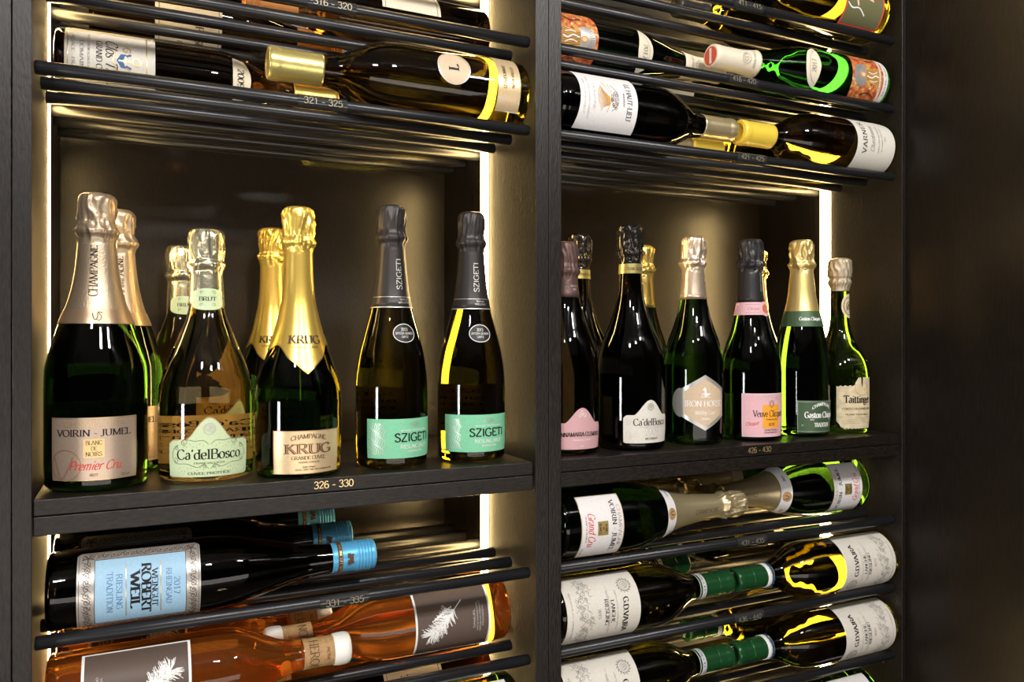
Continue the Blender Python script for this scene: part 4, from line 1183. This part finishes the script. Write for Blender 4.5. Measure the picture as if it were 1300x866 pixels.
# --- white label at the bottom edge
b = burgundy(.295, .0400, 'glass_dark_green')
lb = b.sheet('paper_label', 'paper_white', -.0480, .0480, .0150, .0900, n=36)
b.ink('lettering', 'ink_black', text2('TOLLOY', 0, .0700, .0085, 'serif', width=.042) + text2('PINOT GRIGIO', 0, .0560, .0046, 'serif', width=.040), lb)
b.ink('lettering', 'ink_grey', text2('ALTO ADIGE', 0, .0450, .0032, 'serif', width=.030) + text2('DENOMINAZIONE DI ORIGINE', 0, .0370, .0020, 'sans', width=.044) + text2('SUDTIROL', 0, .0280, .0030, 'serif', width=.030), lb)
b.cap('foil_black', .2400, .2960, .0155, lip=.0005)
put(b.root, .0400, 1, -3, .4960, 'l', 4, 'white labelled bottle cut off by the bottom edge beside the middle upright', copy=False)
put(b.root, .0400, 1.0, -4, 1.1000, 'l', 4, 'white labelled bottle cut off by the bottom edge at the right end')

# --- white label with engraved vineyard
b = burgundy(.296, .0420, 'glass_black')
lb = b.sheet('paper_label', 'paper_white', -.0470, .0430, lambda s: .0220 + .004 * sin((s + .047) * 35), .1090, n=40)
b.ink('lettering', 'ink_black', text2('LE HAUT-LIEU', 0, .0930, .0072, 'serif', width=.050) + text2('VOUVRAY', 0, .0870, .0026, 'serif', width=.018), lb)
hl, tr = [], []
for i in range(19):
    s = -.0165 + i * .00185
    hl += curve2([(s, .0500 + .006 * (s / .017) ** 2), (s * .62 + .0015, .0590), (s * .28 + .004, .0680)], .00055, 5)
hl += curve2([(-.020, .0660), (-.008, .0700), (.004, .0690), (.018, .0640)], .0007, 5) + curve2([(-.022, .058), (-.014, .064), (-.006, .0675)], .0006, 5)
for i in range(16):
    tr += ring2(rr.uniform(-.010, .013), rr.uniform(.070, .078), .0017, .0015, .0006, 8)
tr += curve2([(-.018, .0700), (-.010, .0780), (-.002, .0800), (.008, .0790), (.016, .0710)], .0006, 5)
b.ink('engraving', 'ink_brown', tr, lb)
b.ink('engraving', 'ink_ochre', hl, lb)
b.ink('lettering', 'ink_palegrey', text2('DOMAINE', 0, .0440, .0036, 'serif', width=.034) + text2('APPELLATION VOUVRAY CONTROLEE', 0, .0370, .0022, 'serif', width=.058) + text2('MIS EN BOUTEILLE', 0, .0310, .0022, 'serif', width=.046), lb)
b.cap('foil_pale_gold', .2390, .2970, .0158, lip=.0006)
HAU = b.root
put(HAU, .0420, 1, 1, .5440, 'r', -6, 'black wine bottle with white engraved vineyard label and gold cap', copy=False)
put(HAU, .0420, 3, 1, .5460, 'r', 140, 'black wine bottle with gold cap lying behind the engraved vineyard label')

# --- yellow wax capsule
b = burgundy(.276, .0415, 'glass_amber')
lb = b.sheet('paper_label', 'paper_ivory', -.0520, .0520, .0050, .0860, n=40)
b.ink('lettering', 'ink_black', text2('VARNER', .002, .0660, .0085, 'serif', width=.052, space=.12), lb)
b.ink('lettering', 'ink_grey', text2('Chardonnay', 0, .0500, .0085, 'hand', width=.042, shear=.35) + text2('SANTA CRUZ MOUNTAINS', 0, .0400, .0026, 'serif', width=.044) + text2('EL CAMINO VINEYARD', 0, .0335, .0024, 'serif', width=.038) + text2('2012', 0, .0270, .0026, 'serif', width=.008), lb)
cp = b.cap('wax_yellow', .2180, .2770, .0172, lip=.0008)
v, f = lathe([(.27695, .0135), (.2776, .0132), (.2776, .0122), (.27695, .0119)], 40)
mesh_obj('cap_ridge', v, f, 'wax_yellow', cp, True)
VAR = b.root
put(VAR, .0415, 1, 1, 1.1290, 'l', 10, 'brown wine bottle with yellow capsule and white label, base at the right end', copy=False)
put(VAR, .0415, 3, 1, 1.1180, 'l', 165, 'brown wine bottle with yellow capsule lying behind its white labelled twin')

# --- painted saint label
b = flute(.318, .0375, 'glass_emerald')
ar = lambda s: .0720 + .0130 * sqrt(max(0, 1 - (s / .0470) ** 2))
lb = b.sheet('paper_label', 'print_saint', -.0440, .0440, .0100, ar, n=40)
b.ink('foot_strip', 'paper_white', rect2(-.0440, .0440, .0100, .0200, 24), lb, off=.0005)
b.ink('foot_strip', 'paper_cream', curve2([(-.043, .021), (-.02, .0255), (0, .0270), (.02, .0255), (.043, .021)], .0040), lb, off=.0006)
b.ink('halo', 'paper_silver', [q for q in disc2(0, .0650, .0170, .0160, 28)], lb, off=.0005)
b.ink('halo_ray', 'ink_grey', [p for i in range(15) for p in line2([(.010 * cos(RAD(8 + i * 12)), .0640 + .008 * sin(RAD(8 + i * 12))), (.0165 * cos(RAD(8 + i * 12)), .0640 + .0160 * sin(RAD(8 + i * 12)))], .0005)], lb, off=.0009)
fig = disc2(0, .0640, .0042, .0055, 14) + [((-.009, .058), (.009, .058), (.013, .030), (-.013, .030)), ((-.009, .058), (-.018, .048), (-.015, .044), (-.008, .052)), ((.009, .058), (.020, .050), (.017, .045), (.008, .052))]
b.ink('figure', 'ink_ochre', fig, lb, off=.0009)
b.ink('figure', 'ink_skin', disc2(0, .0635, .0026, .0036, 12) + [((-.018, .048), (-.020, .045), (-.017, .043), (-.015, .0445))], lb, off=.0012)
rob = []
for i in range(9):
    x = -.010 + i * .0025
    rob += curve2([(x * .7, .057), (x * .8 + .001, .046), (x * 1.1, .031)], .0006, 4)
b.ink('figure', 'ink_brown', rob + curve2([(-.030, .032), (-.024, .045), (-.028, .060)], .0016) + curve2([(.030, .032), (.024, .045), (.030, .058)], .0016), lb, off=.0012)
b.ink('figure', 'ink_white', curve2([(-.001, .056), (-.003, .046), (.001, .038), (-.001, .031)], .0016, 5) + curve2([(.005, .053), (.003, .044), (.007, .034)], .0011, 5) + curve2([(-.007, .050), (-.008, .042), (-.006, .034)], .0009, 5), lb, off=.0013)
b.ink('lettering', 'ink_grey', text2('RIESLING ALSACE', 0, .0135, .0034, 'serif', width=.050) + text2('MIS EN BOUTEILLE', 0, .0255, .0020, 'serif', width=.040), lb, off=.0010)
nl = b.sheet('neck_label', 'paper_cream', -.0300, .0300, lambda s: .1480 + .004 * (abs(s) / .03), lambda s: .1480 + .0260 * sqrt(max(.05, 1 - (s / .0302) ** 2)), n=26, off=.0005, R0=.034)
b.ink('lettering', 'ink_grey', text2('2017', 0, .1570, .0070, 'serif', width=.018) + ring2(0, .1480, .0240, .0200, .0005, 20, RAD(15), RAD(165)), nl, off=.0010, R0=.034)
cp = b.cap('cream_cap', .2420, .3185, .0160, lip=.0005)
b.ink('lettering', 'ink_grey', ring2(0, .2680, .0070, .0070, .0006, 20) + spiral2(0, .2680, .005, 1.5, 0, .0007) + text2('RIBEAUVILLE', 0, .2530, .0028, 'serif', width=.022), cp, off=.0022, R0=.0160)
v, f = lathe([(.3186, .0128), (.3187, 0)], 32); mesh_obj('cap_disc', v, f, 'paper_red', cp)
v, f = box_geo(-.0105, .0105, -.0022, .0022, .31865, .31885); mesh_obj('cap_stripe', v, f, 'paper_white', cp)
SAI = b.root
put(SAI, .0375, 2, 2, .5440, 'r', 8, 'green wine bottle with painted saint label, cut by the middle upright', copy=False)
put(SAI, .0375, 1, 2, 1.1220, 'l', 0, 'green wine bottle with painted saint label, red and white cap end, at the right end')
put(SAI, .0375, 4, 2, 1.1220, 'l', 150, 'green wine bottle with cream cap lying behind the red and white cap end')

# --- olive label with bowman
b = burgundy(.290, .0415, 'glass_olive')
lb = b.sheet('paper_label', 'paper_red', -.0480, .0480, .0180, .0980, n=40)
inn = b.sheet('paper_label', 'paper_olive', -.0450, .0450, .0215, .0945, off=.0006, n=40, parent=lb)
b.ink('lettering', 'ink_red', text2('BELL', .010, .0420, .0100, 'bold', width=.030) + text2('CELLARS', .010, .0310, .0050, 'serif', width=.030), inn, off=.0009)
b.ink('figure', 'ink_skin', disc2(0, .0860, .0036, .0042, 12) + [((-.005, .080), (.005, .080), (.004, .062), (-.004, .062)), ((-.004, .062), (0, .062), (-.006, .042), (-.009, .042)), ((0, .062), (.004, .062), (.012, .046), (.009, .044)), ((-.005, .080), (-.018, .074), (-.018, .071), (-.004, .075)), ((.005, .080), (.016, .080), (.016, .077), (.004, .075))], inn, off=.0009)
b.ink('bow', 'ink_white', curve2([(-.016, .094), (-.022, .084), (-.021, .070), (-.030, .056)], .0018), inn, off=.0010)
b.ink('figure', 'ink_red', [((-.005, .064), (.005, .064), (.006, .058), (-.005, .058))], inn, off=.0011)
b.cap('foil_black', .2350, .2910, .0155, lip=.0005)
put(b.root, .0415, 1, 3, 1.1180, 'l', 10, 'olive glass bottle with red framed olive label at the top edge', copy=False)
put(b.root, .0415, 3, 3, 1.1100, 'l', 60, 'bottle behind the red framed olive label at the top edge')
